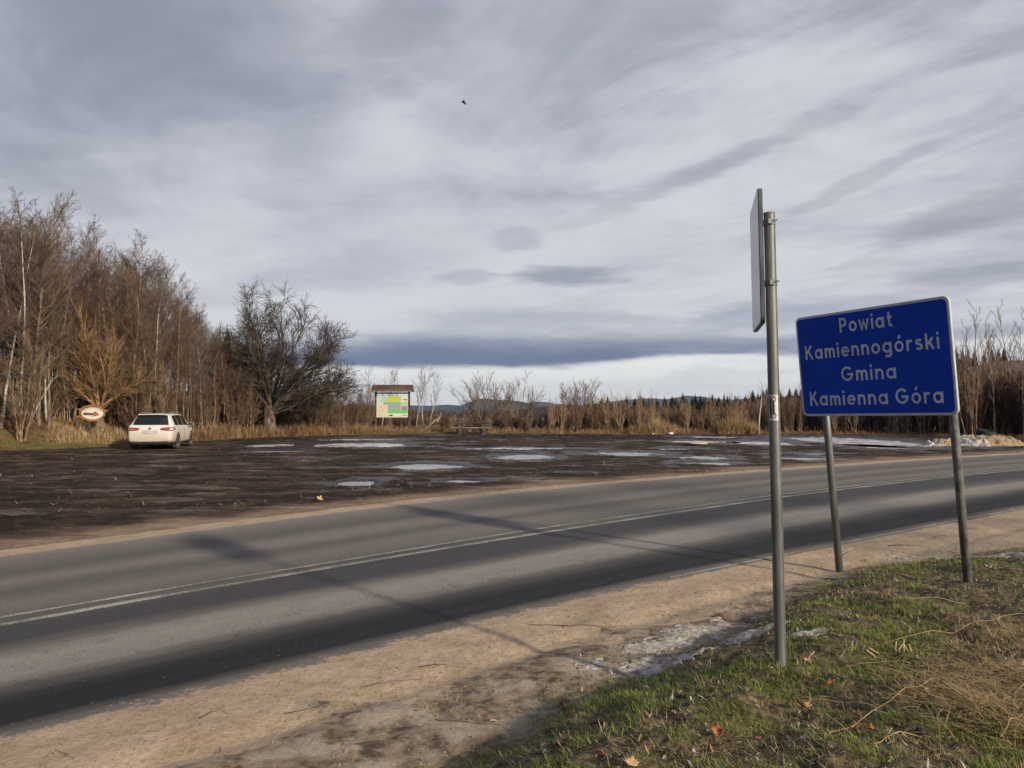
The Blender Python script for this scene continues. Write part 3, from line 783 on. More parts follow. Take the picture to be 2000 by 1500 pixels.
# ------------------------------------------------------------------ trees and brush along the far edge
G_BRU = 'bare brush along the far edge of the lot'
shr = [make_tree('bare_shrub', 'reddish brown many-stemmed bare shrub in the brush beyond the lot', 'shrub', G_BRU, THICKET(s, 3.0, 9), M_stem, mc) for s, mc in ((51, M_twig), (52, M_twigp), (53, M_stem), (54, M_twig))]
wan = [make_tree('bare_sapling', 'upright whip-like bare sapling clump rising from the far brush', 'shrub', 'sapling clumps in the far brush', WAND(s, 4.0, t), M_stem, M_stem) for s, t in ((61, 9), (62, 7), (63, 12))]
lone = [make_tree('young_tree', 'slim young bare tree rising above the brush right of the blue sign', 'tree', 'young trees right of the blue sign', grow(s, 5.5, .05, [L1(n=15, t0=.3, ang=.6, len=.26, r=.5, wob=.1, up=.12, seg=4, rmin=.010), L1(n=5, t0=.2, ang=.6, len=.4, r=.6, seg=3, up=.1, rmin=.006)], wob=.03), M_stem, M_pale) for s in (71, 72, 73)]
def lot_d(px): return float(np.interp(px, [700, 900, 1200, 1500, 1750, 1870, 2000, 2200], [50.5, 52.5, 51, 51.8, 50, 46.5, 43.5, 41]))
def brush_zone(px):
    for a, b in ((960, 'beside the wide bare bush near the picnic table'), (1080, 'between the picnic table bush and the pale upright bush'), (1200, 'around the pale upright bush'), (1330, 'behind the left dry grass tuft'),
                 (1420, 'around the small dark spruces'), (1500, 'left of the steel pole'), (1590, 'between the steel pole and the blue sign'), (1700, 'below the left half of the blue sign'), (1870, 'below the right half of the blue sign'), (1930, 'right beside the blue sign rim'), (1990, 'behind the tyre and snow heap')):
        if px < a: return b
    return 'at the far right beyond the snow heap'
def brush_label(px, row): return ('front-row' if row == 0 else 'back-row') + ' reddish brown bare shrub ' + brush_zone(px)
def brush():
    rnd = random.Random(8)
    # tops of the solid brown brush and of the thin whips above it
    TB = lambda px: float(np.interp(px, [840, 900, 1060, 1090, 1200, 1400, 1550, 1700, 1860, 1900, 2000, 2200], [815, 806, 806, 796, 797, 799, 778, 768, 745, 735, 735, 730]))
    TW = lambda px: float(np.interp(px, [840, 900, 1060, 1090, 1200, 1400, 1550, 1700, 1860, 1900, 2000, 2200], [800, 780, 780, 750, 755, 760, 735, 730, 680, 655, 650, 650]))
    for k in range(155):
        px = 860 + 1260 * (k + rnd.random()) / 155
        for row in range(1 if px < 1080 or 1320 < px < 1430 else 2):
            d = lot_d(px) + rnd.uniform(2.2, 5) + row * 4.5
            x = px2w(px, d); z = zat(x, d); H = HC + (797 - TB(px)) / 1500 * d - z
            place(shr, USED, x, d, max(.2, H / 3.0 * rnd.uniform(.75, 1.1)), z=z, label=brush_label(px, row))
    for k in range(34):
        px = 690 + 200 * (k + rnd.random()) / 34; d = lot_d(px) + rnd.uniform(9.5, 15); x = px2w(px, d); z = zat(x, d); H = HC + (797 - (790 if px < 740 else 806)) / 1500 * d - z
        place(shr, USED, x, d, H / 3.0 * rnd.uniform(.7, 1.15), z=z, label='reddish brown bare shrub in the low brush behind the notice board')
    for k in range(120):
        px = 1070 + 1050 * (k + rnd.random()) / 120; d = lot_d(px) + rnd.uniform(1.2, 6)
        x = px2w(px, d); z = zat(x, d); H = HC + (797 - TW(px)) / 1500 * d - z
        place(wan, USED, x, d, H / 4.6 * rnd.uniform(.65, 1.1), z=z, label='upright whip-like sapling clump ' + brush_zone(px))
    for px, top in ((1888, 640), (1900, 604), (1918, 640), (1932, 607), (1940, 645), (1975, 592), (1998, 640), (2020, 600), (1870, 660), (2060, 620), (1955, 655)):
        d = lot_d(px) + rnd.uniform(1.5, 4); x = px2w(px, d); z = zat(x, d); H = HC + (797 - top) / 1500 * d - z
        place(lone, USED, x, d, H / 5.6, z=z)
brush()
def fan(seed, n, H, spread, lx=1.0):
    rng = np.random.RandomState(seed); out = []
    for k in range(n):
        a = rng.uniform(-spread, spread); d = np.array([math.sin(a) * lx, rng.uniform(-.35, .35), 1.0])
        L = H * rng.uniform(.7, 1.08) * (1 - .2 * abs(a) / spread)
        P, Rr = limb(rng, np.array([a * .5 + rng.normal(0, .18), rng.normal(0, .2), -.1]), d, L, rng.uniform(.018, .032), .007, 8, .075, .015); out.append((P, Rr, 0))
        for c in range(12):
            t = rng.uniform(.25, .98); pp, dd = at_(P, t)
            P2, R2 = limb(rng, pp, side_dir(rng, dd, rng.uniform(.35, .8)), L * .26 * (1.15 - .6 * t) * rng.uniform(.6, 1.2), .010, .006, 4, .1, .06); out.append((P2, R2, 1))
            for e in range(3):
                p3, d3 = at_(P2, rng.uniform(.2, .95)); P3, R3 = limb(rng, p3, side_dir(rng, d3, .6), .35 * rng.uniform(.5, 1.1), .006, .0045, 2, .1, .05); out.append((P3, R3, 2))
    return out
d = 56
single('bare_bush', 'wide bare fan-shaped bush behind the picnic table', 'shrub', px2w(952, d), d, fan(81, 34, 4.2, .72), M_bark, M_twigp)
single('bare_bush', 'right half of the bare bush pair beside the picnic table, with upright rods', 'shrub', px2w(1012, d + 1), d + 1, fan(82, 26, 4.1, .6), M_bark, M_twigp)
single('bare_bush', 'pale upright bush in the brush, third clump right of the notice board', 'shrub', px2w(1135, d), d, fan(83, 34, 4.2, .42), M_bark, M_twigp)
for i, (px, lean, H, lab) in enumerate([(722, -.05, 4.6, 'pale birch sapling just left of the notice board'), (746, .03, 4.7, 'pale birch sapling seen behind the left half of the notice board'), (776, -.12, 4.5, 'pale leaning birch sapling seen under the middle of the notice board'),
                                       (812, .10, 4.9, 'pale birch sapling at the right post of the notice board'), (828, .0, 4.8, 'straight pale birch right of the notice board'), (840, -.04, 4.3, 'outermost pale birch sapling right of the notice board')]):
    d = 59.5 + (i % 3) * 1.2
    single('birch_sapling', lab, 'tree', px2w(px, d), d, grow(90 + i, H, .045, [L1(n=20, t0=.3, ang=.5, len=.32, r=.55, wob=.09, up=.08, seg=4, rmin=.009), L1(n=6, t0=.2, ang=.6, len=.4, r=.6, seg=3, up=.02, rmin=.006), L1(n=3, t0=.2, ang=.6, len=.5, r=.6, seg=2, rmin=.0045)], (lean, 0), wob=.05), M_birch, M_pale)
x, d = px2w(820, 55), 55
o = link('fallen_trunk', tubes('fallen_trunk', [limb(np.random.RandomState(3), np.array([0, 0, 0.]), np.array([1, 0, .42]), 1.6, .06, .04, 6, .1, .07) + (0,), limb(np.random.RandomState(4), np.array([1.25, 0, .6]), np.array([.35, 0, 1.0]), .8, .04, .015, 5, .1, .05) + (1,)], M_birch, 'mesh'), None)  # crooked fallen trunk with one side branch
o.location = (x, d, zat(x, d)); tag(o, 'pale crooked fallen trunk lying right of the notice board', 'trunk')
x, d = px2w(1481, 51.5), 51.5
single('white_trunk', 'white-barked trunk standing beside the steel pole at the far edge of the lot', 'tree', x, d, grow(99, 3.4, .07, [L1(n=12, t0=.5, ang=.6, len=.3, r=.4, seg=3, rmin=.008)], (.03, 0)), M_birch, M_pale)

# ------------------------------------------------------------------ dark conifers
def fir_mesh(seed, H):
    rng = np.random.RandomState(seed); V_ = []; F = []
    n = int(H * 7)
    for k in range(n):
        t = k / n; z = H * (.06 + .94 * t); rad = H * .19 * (1 - t) ** .85 + .05
        m = 7
        for j in range(m):
            a = 2 * math.pi * (j + rng.uniform(-.4, .4)) / m; r = rad * rng.uniform(.6, 1.15); w = r * .30
            c, s = math.cos(a), math.sin(a); b = len(V_); zz = z + rng.uniform(-.05, .05)
            V_ += [(0, 0, zz + .12 * r), (c * r * .6 - s * w, s * r * .6 + c * w, zz - r * .12), (c * r, s * r, zz - r * .42), (c * r * .6 + s * w, s * r * .6 - c * w, zz - r * .12)]
            F.append((b, b + 1, b + 2)); F.append((b, b + 2, b + 3))
    me = bpy.data.meshes.new('crown'); me.from_pydata(V_, [], F); return me
firs = []
for s in (1, 2, 3):
    r = empty('spruce_tree'); tag(r, 'dark green spruce in the distant row behind the brush', 'tree', 'spruces behind the brush')
    link('crown', fir_mesh(s, 10), M_fir, r)
    tubes('trunk', [(np.array([[0, 0, -.3], [0, 0, 5], [0, 0, 9.5]]), np.array([.16, .09, .02]), 0)], M_bark, r)
    firs.append(r)
def conifers():
    rnd = random.Random(4)
    TS = lambda px: float(np.interp(px, [1140, 1200, 1300, 1340, 1440, 1480, 1560, 1700, 1860], [792, 786, 780, 773, 770, 762, 757, 750, 743]))
    for k in range(75):
        px = 1150 + 420 * (k + rnd.random()) / 75; d = rnd.uniform(120, 175); x = px2w(px, d); z = zat(x, d)
        top = HC + (797 - TS(px) + rnd.uniform(-7, 3)) / 1500 * d; H = max(4, top - z); s = H / 10
        s *= rnd.uniform(.8, 1.12); o = place(firs, USED, x, d, s, z=z, tilt=.02); w_ = s * rnd.uniform(1.1, 2.0); o.scale = (w_, w_, s)
    d = 60; x = px2w(1378, d); z = zat(x, d); o = place(firs, USED, x, d, .27, z=z, tilt=.01, label='dark young spruce standing in the brush above the dry grass tuft')
    o = place(firs, USED, px2w(1388, 61), 61, .20, z=zat(px2w(1388, 61), 61), label='smaller dark spruce right of the young spruce in the brush')
    x, d = px2w(447, 53), 53; place(firs, USED, x, d, .66, z=zat(x, d), label='narrow dark spruce just behind the left side of the big old tree')
    # a row on the crest of the slope at the right
    for k in range(44):
        px = 1860 + 300 * rnd.random(); d = rnd.uniform(335, 400); x = px2w(px, d); z = zat(x, d)
        top = HC + (797 - 682 + rnd.uniform(-16, 5)) / 1500 * d; H = max(5, min(20, top - z)); s = H / 10
        o = place(firs, USED, x, d, s, z=z, tilt=.01, group='spruces on the crest of the right slope', label='dark spruce on the far crest right of the blue sign'); o.scale = (s * 1.15, s * 1.15, s)
conifers()
for i, (w, q, H) in enumerate(((9.6, 22, 12.0), (13.3, 27, 13.5))):  # unseen trees placed to dapple the near verge with shade
    single('bare_tree', ('bare roadside tree outside the view behind the signs', 'second bare roadside tree outside the view, further along the road', 'tall bare tree outside the view, directly behind the viewer')[i], 'tree', q * .68 + w * .73, -q * .73 + w * .68, ALDER(200 + i, H, (0, 0), 44), M_bark, M_twig)
def far_wood():
    """far mixed wood that reads as one mass"""
    rng = np.random.RandomState(12); pol = []
    for k in range(420):
        px = rng.uniform(560, 1200); d = rng.uniform(210, 300); x = px2w(px, d)
        z = zat(x, d); top = HC + (797 - np.interp(px, [560, 840, 1000, 1060, 1200], [795, 802, 803, 798, 795]) - rng.uniform(0, 10)) / 1500 * d
        H = max(2, top - z)
        P = np.array([[x, d, z - .3], [x + rng.normal(0, .2), d, z + H * .5], [x + rng.normal(0, .4), d, z + H]]); pol.append((P, np.array([.22, .15, .03]), 0))
        for c in range(22):
            pp, dd = at_(P, rng.uniform(.25, .98)); P2, R2 = limb(rng, pp, side_dir(rng, np.array([0, 0, 1.]), .7), H * .28, .09, .04, 2, .15, .1); pol.append((P2, R2, 2))
    o = tubes('far_woods', pol, M_dark); tag(o, kind='stuff')
far_wood()

# ------------------------------------------------------------------ lettering drawn with strokes
def arc(cx, cy, rx, ry, a0, a1, n=14):
    return [(cx + rx * math.cos(R(a0 + (a1 - a0) * i / n)), cy + ry * math.sin(R(a0 + (a1 - a0) * i / n))) for i in range(n + 1)]
XH = .71
O_ = arc(.33, .35, .255, .275, 0, 360, 28)
GL = {
 'P': ([[(.085, 0), (.085, 1)], [(.085, .915)] + arc(.34, .69, .215, .225, 90, -90) + [(.085, .465)]], .64),
 'o': ([O_], .66), 'ó': ([O_, [(.31, .84), (.44, 1.06)]], .66),
 'w': ([[(.05, XH), (.235, .04), (.41, .60), (.585, .04), (.77, XH)]], .82),
 'i': ([[(.085, 0), (.085, XH)], [(.085, .84), (.085, 1.0)]], .17),
 'a': ([arc(.33, .35, .255, .275, 0, 360, 28), [(.60, 0), (.60, XH)]], .69),
 't': ([[(.19, .96), (.19, .24)] + arc(.34, .23, .15, .155, 180, 275, 8) + [(.42, .08)], [(.03, .63), (.42, .63)]], .45),
 'K': ([[(.085, 0), (.085, 1)], [(.60, 1.0), (.13, .44)], [(.30, .60), (.64, 0)]], .68),
 'm': ([[(.085, 0), (.085, XH)], [(.085, .38)] + arc(.27, .44, .165, .19, 170, 20, 9) + [(.435, .3), (.435, 0)], [(.435, .38)] + arc(.62, .44, .165, .19, 170, 20, 9) + [(.785, .3), (.785, 0)]], .87),
 'n': ([[(.085, 0), (.085, XH)], [(.085, .36)] + arc(.31, .42, .205, .21, 170, 15, 10) + [(.515, .3), (.515, 0)]], .60),
 'e': ([[(.075, .36), (.585, .36)] + arc(.33, .35, .255, .275, 5, 320, 26)], .65),
 'g': ([arc(.33, .35, .255, .275, 0, 360, 28), [(.60, XH), (.60, -.02)] + arc(.37, -.04, .23, .18, 0, -140, 10)], .69),
 'r': ([[(.085, 0), (.085, XH)], [(.085, .36)] + arc(.30, .42, .20, .205, 165, 75, 7) + [(.42, .60)]], .43),
 's': ([arc(.26, .50, .165, .135, 25, 215, 10) + [(.24, .375)] + arc(.25, .215, .185, .145, 60, -150, 12)], .50),
 'k': ([[(.085, 0), (.085, 1)], [(.50, XH), (.13, .30)], [(.27, .44), (.54, 0)]], .57),
 'G': ([arc(.47, .5, .385, .42, 42, 350, 26) + [(.85, .44)], [(.47, .46), (.93, .46)]], .95),
 'Z': ([[(.06, .92), (.60, .92), (.07, .08), (.62, .08)]], .66), 'A': ([[(.04, 0), (.36, 1), (.68, 0)], [(.16, .3), (.56, .3)]], .72),
 'O': ([arc(.4, .5, .33, .42, 0, 360, 24)], .8), 'L': ([[(.085, 1), (.085, .08), (.55, .08)]], .58),
 'W': ([[(.04, 1), (.26, .04), (.48, .9), (.70, .04), (.92, 1)]], .96), 'N': ([[(.085, 0), (.085, 1), (.6, 0), (.6, 1)]], .69),
 'Ń': ([[(.085, 0), (.085, 1), (.6, 0), (.6, 1)], [(.3, 1.1), (.42, 1.3)]], .69), ' ': ([], .38)}
def ribbon(pts, w, z, closed=None):
    P = np.array(pts, float); closed = np.hypot(*(P[0] - P[-1])) < 1e-6 if closed is None else closed
    if closed: P = P[:-1]
    n = len(P); vs = []
    for i in range(n):
        a = P[i] - P[i - 1] if (i or closed) else P[1] - P[0]
        b = P[(i + 1) % n] - P[i] if (i < n - 1 or closed) else a
        a = a / np.hypot(*a); b = b / np.hypot(*b); t = a + b; t = t / (np.hypot(*t) + 1e-9)
        nn = np.array([-t[1], t[0]]); k = min(1 / max(.45, float(np.dot(nn, [-a[1], a[0]]))), 2.0)
        vs += [(*(P[i] + nn * w / 2 * k), z), (*(P[i] - nn * w / 2 * k), z)]
    fs = [(2 * i, 2 * i + 1, 2 * ((i + 1) % n) + 1, 2 * ((i + 1) % n)) for i in range(n if closed else n - 1)]
    return vs, fs
def text_mb(txt, x0, x1, y, cap, sw=.150, fn=None, gap=.19):
    tot = sum(GL[c][1] for c in txt) + gap * (len(txt) - 1); sx = (x1 - x0) / tot
    mb = MB(); x = 0; k = 0
    for c in txt:
        for st in GL[c][0]:
            pts = [(x0 + (x + px) * sx, y + py * cap) for px, py in st]
            vs, fs = ribbon(pts, sw * cap, .0002 * (k % 4) + .001); k += 1
            mb.add([fn(*v) if fn else (v[0], -v[2], v[1]) for v in vs], fs)
        x += GL[c][1] + gap
    return mb

M_steel = noisy("galvanised_steel", (.115, .125, .115), (.20, .21, .195), 7, .5, .3, .5, stretch=(1, 1, .25), bump=.002, bscale=60)
M_band = noisy("steel_band", (.12, .125, .125), (.20, .21, .21), 12, .6, .15, .4)
M_blue = noisy("blue_reflective_sheet", (.001, .042, .38), (.002, .056, .48), 2.2, .5, 0, .22)
M_letter = noisy("letter_sheet", (.52, .54, .56), (.66, .68, .70), 5, .6, 0, .3)
M_rim = noisy("sign_rim", (.50, .52, .52), (.62, .64, .63), 8, .45, .1, .5)
M_back = noisy("sign_back", (.10, .11, .115), (.17, .18, .185), 6, .5, .3, .5)
M_dirt = noisy("dirty_steel", (.10, .105, .09), (.22, .225, .21), 18, .7, .2, .3, stretch=(1, 1, .5))

def rrect(w, h, r, n=6):
    out = []
    for cx, cz, a0 in ((w / 2 - r, h / 2 - r, 0), (-w / 2 + r, h / 2 - r, 90), (-w / 2 + r, -h / 2 + r, 180), (w / 2 - r, -h / 2 + r, 270)):
        for i in range(n + 1):
            a = R(a0 + 90 * i / n); out.append((cx + r * math.cos(a), cz + r * math.sin(a)))
    return out
def blue_sign():
    C = Vector((3.55, 7.64, 2.21)); Rm = Matrix(((.45, .8891, -.0838), (-.8929, .4494, -.0269), (.0137, .0869, .9961))).to_4x4()
    root = empty('road_sign'); root.matrix_world = Matrix.Translation(C) @ Rm
    tag(root, 'large blue place-name sign with four lines of white lettering on two leaning steel posts', 'road sign')
    W_, H_ = 1.761, 1.077
    mb = MB(); mb.prism(rrect(W_, H_, .06), .0, .028); mb.build('rim', M_rim, root, bevel=.003)
    mb = MB(); mb.prism(rrect(W_ - .05, H_ - .05, .045), -.003, .001); pan = mb.build('panel', M_blue, root)
    mb = MB(); mb.prism(rrect(W_ - .02, H_ - .02, .05), .029, .034); mb.build('back_plate', M_back, root)
    for t, x0, x1, y in (('Powiat', -.305, .308, .322), ('Kamiennogórski', -.775, .762, .073), ('Gmina', -.333, .302, -.179), ('Kamienna', -.766, .188, -.426), ('Góra', .270, .758, -.426)):
        text_mb(t, x0, x1, y, .150, fn=lambda x, y_, z: (x, -.003 - z, y_)).build('lettering', M_letter, root, norm=False)
    for u, gz in ((-.64, .03), (.78, .18)):
        # post in the sign's own plane: it leans with the plate
        top = Vector((u, .078, H_ / 2 - .03)); w = root.matrix_world
        a = w @ top; dn = (w.to_3x3() @ Vector((0, 0, -1))).normalized(); L = (a.z - gz + .12) / -dn.z
        mb = MB(); mb.tube([top, top + Vector((0, 0, -L * .5)), top + Vector((0, 0, -L))], .038, 20)
        mb.build('post', M_dirt if u > 0 else M_steel, root, smooth=False)
        for o in root.children:
            if o.name.startswith('post'): o.data.polygons.foreach_set('use_smooth', [len(p.vertices) == 4 for p in o.data.polygons])
        for zz in (.36, -.36):
            mb = MB(); mb.box((u, .038, zz), (.12, .012, .035)); mb.tube([(u, .078, zz - .015), (u, .078, zz + .015)], .041, 18); mb.build('clamp', M_band, root)
    for zz in (.36, -.36):
        mb = MB(); mb.box((0, .0335, zz), (W_ - .1, .008, .04)); mb.build('stiffener', M_back, root)
blue_sign()

def pole_sign():
    SC = .8056; b = Vector((1.486, 4.294, .33)); q_ = lambda z: HC + (z - HC) * SC - .33
    root = empty('road_sign', b, rot=(0, R(-.85), 0))
    tag(root, 'narrow white-faced plate seen edge-on at the top of a tall galvanised steel pole', 'road sign')
    H = q_(3.10); rad = .031
    mb = MB(); mb.tube([(0, 0, -.35), (0, 0, 1.0), (0, 0, H)], rad, 28, cap=False); mb.build('pole', M_steel, root, smooth=True)
    mb = MB(); mb.tube([(0, 0, H), (0, 0, H + .012)], rad + .001, 28); mb.build('pole_cap', M_band, root)
    seam = Vector((math.cos(R(-50)), math.sin(R(-50)), 0)) * rad
    mb = MB(); mb.tube([seam + Vector((0, 0, -.1)), seam + Vector((0, 0, H))], .0028, 6); mb.build('weld_seam', M_band, root)
    n = Vector((-.972, .234, 0)); t = Vector((.234, .972, 0))
    def f(u, dpt, z): v = n * dpt + t * u; return (v.x, v.y, z)
    z0, z1 = q_(2.31), q_(3.205)
    poly = [(x, z + (z0 + z1) / 2) for x, z in rrect(.606, z1 - z0, .045)]
    mb = MB(); mb.prism(poly, rad + .028, rad + .050, lambda x, y, z: f(x, y, z)); mb.build('plate', M_back, root, bevel=.002)
    poly2 = [(x, z + (z0 + z1) / 2) for x, z in rrect(.596, z1 - z0 - .012, .04)]
    mb = MB(); mb.prism(poly2, rad + .0515, rad + .053, lambda x, y, z: f(x, y, z)); mb.build('sign_face', mat('white_sheet', (.62, .64, .68), .3, spec=.6), root)
    for z in (q_(3.045), q_(2.62)):
        mb = MB()
        mb.tube([(0, 0, z - .017), (0, 0, z + .017)], rad + .003, 28)
        q = n * (rad + .014); mb.box((q.x, q.y, z), (.030, .036, .030), rz=math.atan2(n.y, n.x))
        s_ = Vector((-.25, -.97, 0)) * (rad + .008); mb.box((s_.x, s_.y, z), (.03, .016, .026), rz=.25)
        s_ = Vector((.2, -.98, 0)) * (rad + .012); mb.tube([(s_.x - .012, s_.y, z), (s_.x + .022, s_.y - .004, z + .006)], .004, 8)
        mb.build('clamp', M_band, root)
    # sticker wrapped round the camera side of the pole
    za, zb = q_(1.665), q_(1.842); a0, a1 = R(196), R(292)
    def cyl(s, z, off): a = a0 + (a1 - a0) * s; return (math.cos(a) * (rad + off), math.sin(a) * (rad + off), z)
    mb = MB(); N = 16
    mb.add([cyl(i / N, z, .0012) for i in range(N + 1) for z in (za, zb)], [(2 * i, 2 * i + 2, 2 * i + 3, 2 * i + 1) for i in range(N)])
    st = mb.build('sticker', noisy('sticker_white', (.60, .58, .55), (.74, .72, .70), 30, .5), root)
    ink = mat('sticker_ink', (.02, .028, .024), .6); red = mat('sticker_red', (.16, .03, .035), .6)
    hz = zb - za
    def tx(txt, s0, lo, hi, cap): # reads downwards, turned clockwise
        return text_mb(txt, lo, hi, 0, cap, sw=.26, gap=.12, fn=lambda x, y, z: cyl(s0 + y, zb - x, .0018 + z * .3))
    mb = tx('ZAKAZ', .44, hz * .35, hz * .64, .17); mb.build('lettering', ink, st, norm=False)
    mb = tx('POLOWAŃ', .13, hz * .32, hz * .67, .17); mb.build('lettering', ink, st, norm=False)
    for zc in (zb - hz * .17, za + hz * .19):
        rr = .0170; dz = lambda x, y: cyl(.42 + x / ((a1 - a0) * rad), zc + y, .002)
        mb = MB()
        for pts, w, k in (([(rr * math.cos(a), rr * math.sin(a)) for a in np.linspace(0, 2 * math.pi, 25)], .004, 0), ([(-rr * .7, -rr * .7), (rr * .7, rr * .7)], .0035, 1)):
            vs, fs = ribbon(pts, w, 0); mb.add([tuple(Vector(dz(v[0], v[1])) * (1 + .0004 * k)) for v in vs], fs)
        # keep heights right after the radial nudge
        mb.v = [(v[0], v[1], v[2]) for v in mb.v]
        mb.build('red_ring', red, st, norm=False)
        mb = MB()
        for pts, w in (([(-.010, -.012), (-.006, .0), (-.008, .012)], .006), ([(-.006, .0), (.004, .006), (.010, .013)], .004), ([(-.004, -.002), (.006, -.010)], .003)):
            vs, fs = ribbon(pts, w, 0); mb.add([tuple(Vector(dz(v[0], v[1])) * .9999) for v in vs], fs)
        mb.build('figure', ink, st, norm=False)
pole_sign()

# ------------------------------------------------------------------ parked car
def car():
    L = 4.77
    root = empty('parked_car')
    tag(root, 'dusty white estate car parked at the edge of the muddy lot, seen from behind', 'car')
    # x stations from the tail (0) to the nose; profile curves
    roof = lambda x: np.interp(x, [0, .03, .10, .16, .30, .50, .60, .75, 1.2, 2.2, 3.0, 3.35, 3.75, 3.95, 4.35, 4.62, 4.74, 4.77], [.78, .86, .97, 1.03, 1.21, 1.42, 1.455, 1.475, 1.50, 1.505, 1.455, 1.33, 1.10, 1.02, .94, .85, .72, .66])
    belt = lambda x: np.interp(x, [0, .08, .16, .5, 2.4, 3.6, 4.77], [.74, .93, .99, .985, .955, .92, .62])
    hw = lambda x: np.interp(x, [0, .04, .15, .4, .9, 3.6, 4.2, 4.55, 4.70, 4.77], [.74, .82, .875, .905, .915, .915, .90, .83, .70, .55])
    rw = lambda x: np.interp(x, [0, .16, .5, 1.0, 2.5, 3.3, 3.8, 4.77], [.70, .70, .60, .63, .635, .62, .74, .55])
    sill = lambda x: np.interp(x, [0, .05, .6, .7, 4.1, 4.5, 4.77], [.36, .31, .27, .235, .235, .25, .34])
    xs = sorted(set([0, .015, .04, .08, .12, .16, .22, .3, .4, .5, .56, .65, .8, 4.77, 4.76, 4.72, 4.66, 4.58] + list(np.arange(1.0, 4.5, .14))))
    def ring(x):
        b, r_, h, w, s = belt(x), roof(x), hw(x), rw(x), sill(x)
        top = max(r_, b); g = top - b
        p = [(h * .90, s), (h * .985, s + .10), (h, (s + b) * .48 + .02), (h * .995, b * .86), (h * .965, b - .015)]
        if g > .06: p += [(h * .955, b + .005), (w + (h - w) * .45, b + g * .5), (w + .03, top - .055), (w - .05, top - .018), (w * .5, top - .002), (0, top + .004)]
        else: p += [(h * .93, b + g * .25), (h * .86, b + g * .5), (h * .76, b + g * .75), (h * .6, top - .004), (h * .35, top + .0), (0, top + .003)]
        return p
    n = len(ring(1)); vs = []; fs = []
    for x in xs:
        p = ring(x); full = [(y, z) for y, z in p] + [(-y, z) for y, z in p[-2::-1]]
        vs += [(x, y, z) for y, z in full]
    m = 2 * n - 1
    for i in range(len(xs) - 1):
        for j in range(m - 1): fs.append((i * m + j, i * m + j + 1, (i + 1) * m + j + 1, (i + 1) * m + j))
        fs.append((i * m + m - 1, i * m, (i + 1) * m, (i + 1) * m + m - 1))
    fs.append(tuple(range(m))); fs.append(tuple((len(xs) - 1) * m + k for k in reversed(range(m))))
    mb = MB(); mb.add(vs, fs)
    def pf(nb, b):
        P = nb.node('ShaderNodeTexCoord').outputs['Object']; x, y, z = nb.sep(P)
        n_ = nb.noise(P, 3, 5, .6)
        dirt = nb.ss(z + (n_ - .5) * .6, 1.15, .25)
        nb.put(b.inputs['Base Color'], nb.mix(dirt * .75, (.72, .70, .63), (.54, .45, .33)))
        nb.put(b.inputs['Roughness'], nb.mix(dirt, (.28,) * 3, (.75,) * 3))
    mb.build('body', mat('white_dusty_paint', build=pf, spec=.5), root, smooth=True)
    glass = mat('dark_glass', (.012, .015, .014), .08, spec=.8); black = mat('black_plastic', (.014, .014, .014), .6)
    M_dustrub = noisy('dusty_rubber', (.05, .045, .038), (.16, .13, .10), 6, .9); M_allo = noisy('dusty_alloy', (.22, .19, .15), (.38, .33, .27), 8, .6, .2)
    # glass: side windows split by pillars
    def sidept(x, t, s, off):    # t 0 at belt, 1 under the roof edge
        b, r_, h, w = belt(x), roof(x), hw(x), rw(x); g = r_ - b
        z = b + .03 + t * (g - .105); yy = np.interp((z - b) / g, [0, .5, .93], [h * .955, w + (h - w) * .45, w + .035]) + off
        return (x, s * yy, z)
    for s in (1, -1):
        for a0, a1, b0, b1 in ((.62, 1.28, .78, 1.32), (1.36, 2.22, 1.38, 2.22), (2.30, 3.42, 2.30, 3.02)):
            vs2 = []; k = 8
            for i in range(k + 1):
                for t in np.linspace(0, 1, 5):
                    x = (a0 + (a1 - a0) * i / k) * (1 - t) + (b0 + (b1 - b0) * i / k) * t; vs2.append(sidept(x, t, s, .007))
            f2 = [(i * 5 + j, i * 5 + j + 1, (i + 1) * 5 + j + 1, (i + 1) * 5 + j) for i in range(k) for j in range(4)]
            mb = MB(); mb.add(vs2, f2); mb.build('side_window', glass, root, smooth=True)
    # rear window on the sloping tail
    mb = MB(); vs2 = []; k = 10
    for i in range(k + 1):
        u = -1 + 2 * i / k
        for t in np.linspace(0, 1, 6):
            x = .15 + .345 * t; w = .70 + (.585 - .70) * t; z = roof(x)
            vs2.append((x - .016 + .035 * u * u, w * u, z + .014 - .012 * abs(u) ** 3))
    mb.add(vs2, [(i * 6 + j, i * 6 + j + 1, (i + 1) * 6 + j + 1, (i + 1) * 6 + j) for i in range(k) for j in range(5)])
    rwin = mb.build('rear_window', glass, root, smooth=True)
    mb = MB(); mb.tube([(.135, -.05, 1.055), (.27, .33, 1.20)], .009, 6); mb.build('wiper', black, rwin)
    mb = MB(); mb.box((.50, 0, 1.472), (.20, 1.12, .03)); mb.build('roof_spoiler', mat('white_paint', (.70, .69, .66), .35), root, bevel=.01)
    mb = MB(); mb.add([(x, w * u, roof(x) + .012) for x, w in ((3.06, .56), (3.74, .70)) for u in (-1, -.5, 0, .5, 1)], [(i, i + 1, i + 6, i + 5) for i in range(4)]); mb.build('windscreen', glass, root)
    for s in (1, -1):
        mb = MB(); mb.tube([(.95, s * .60, 1.515), (1.1, s * .605, 1.545), (2.6, s * .60, 1.545), (2.8, s * .59, 1.50)], .014, 6); mb.build('roof_rail', mat('rail_silver', (.35, .35, .34), .4, .5), root)
    # lamps
    red = mat('tail_lamp_red', (.30, .018, .018), .2, spec=.7); redl = mat('tail_lamp_clear', (.45, .16, .15), .25, spec=.7)
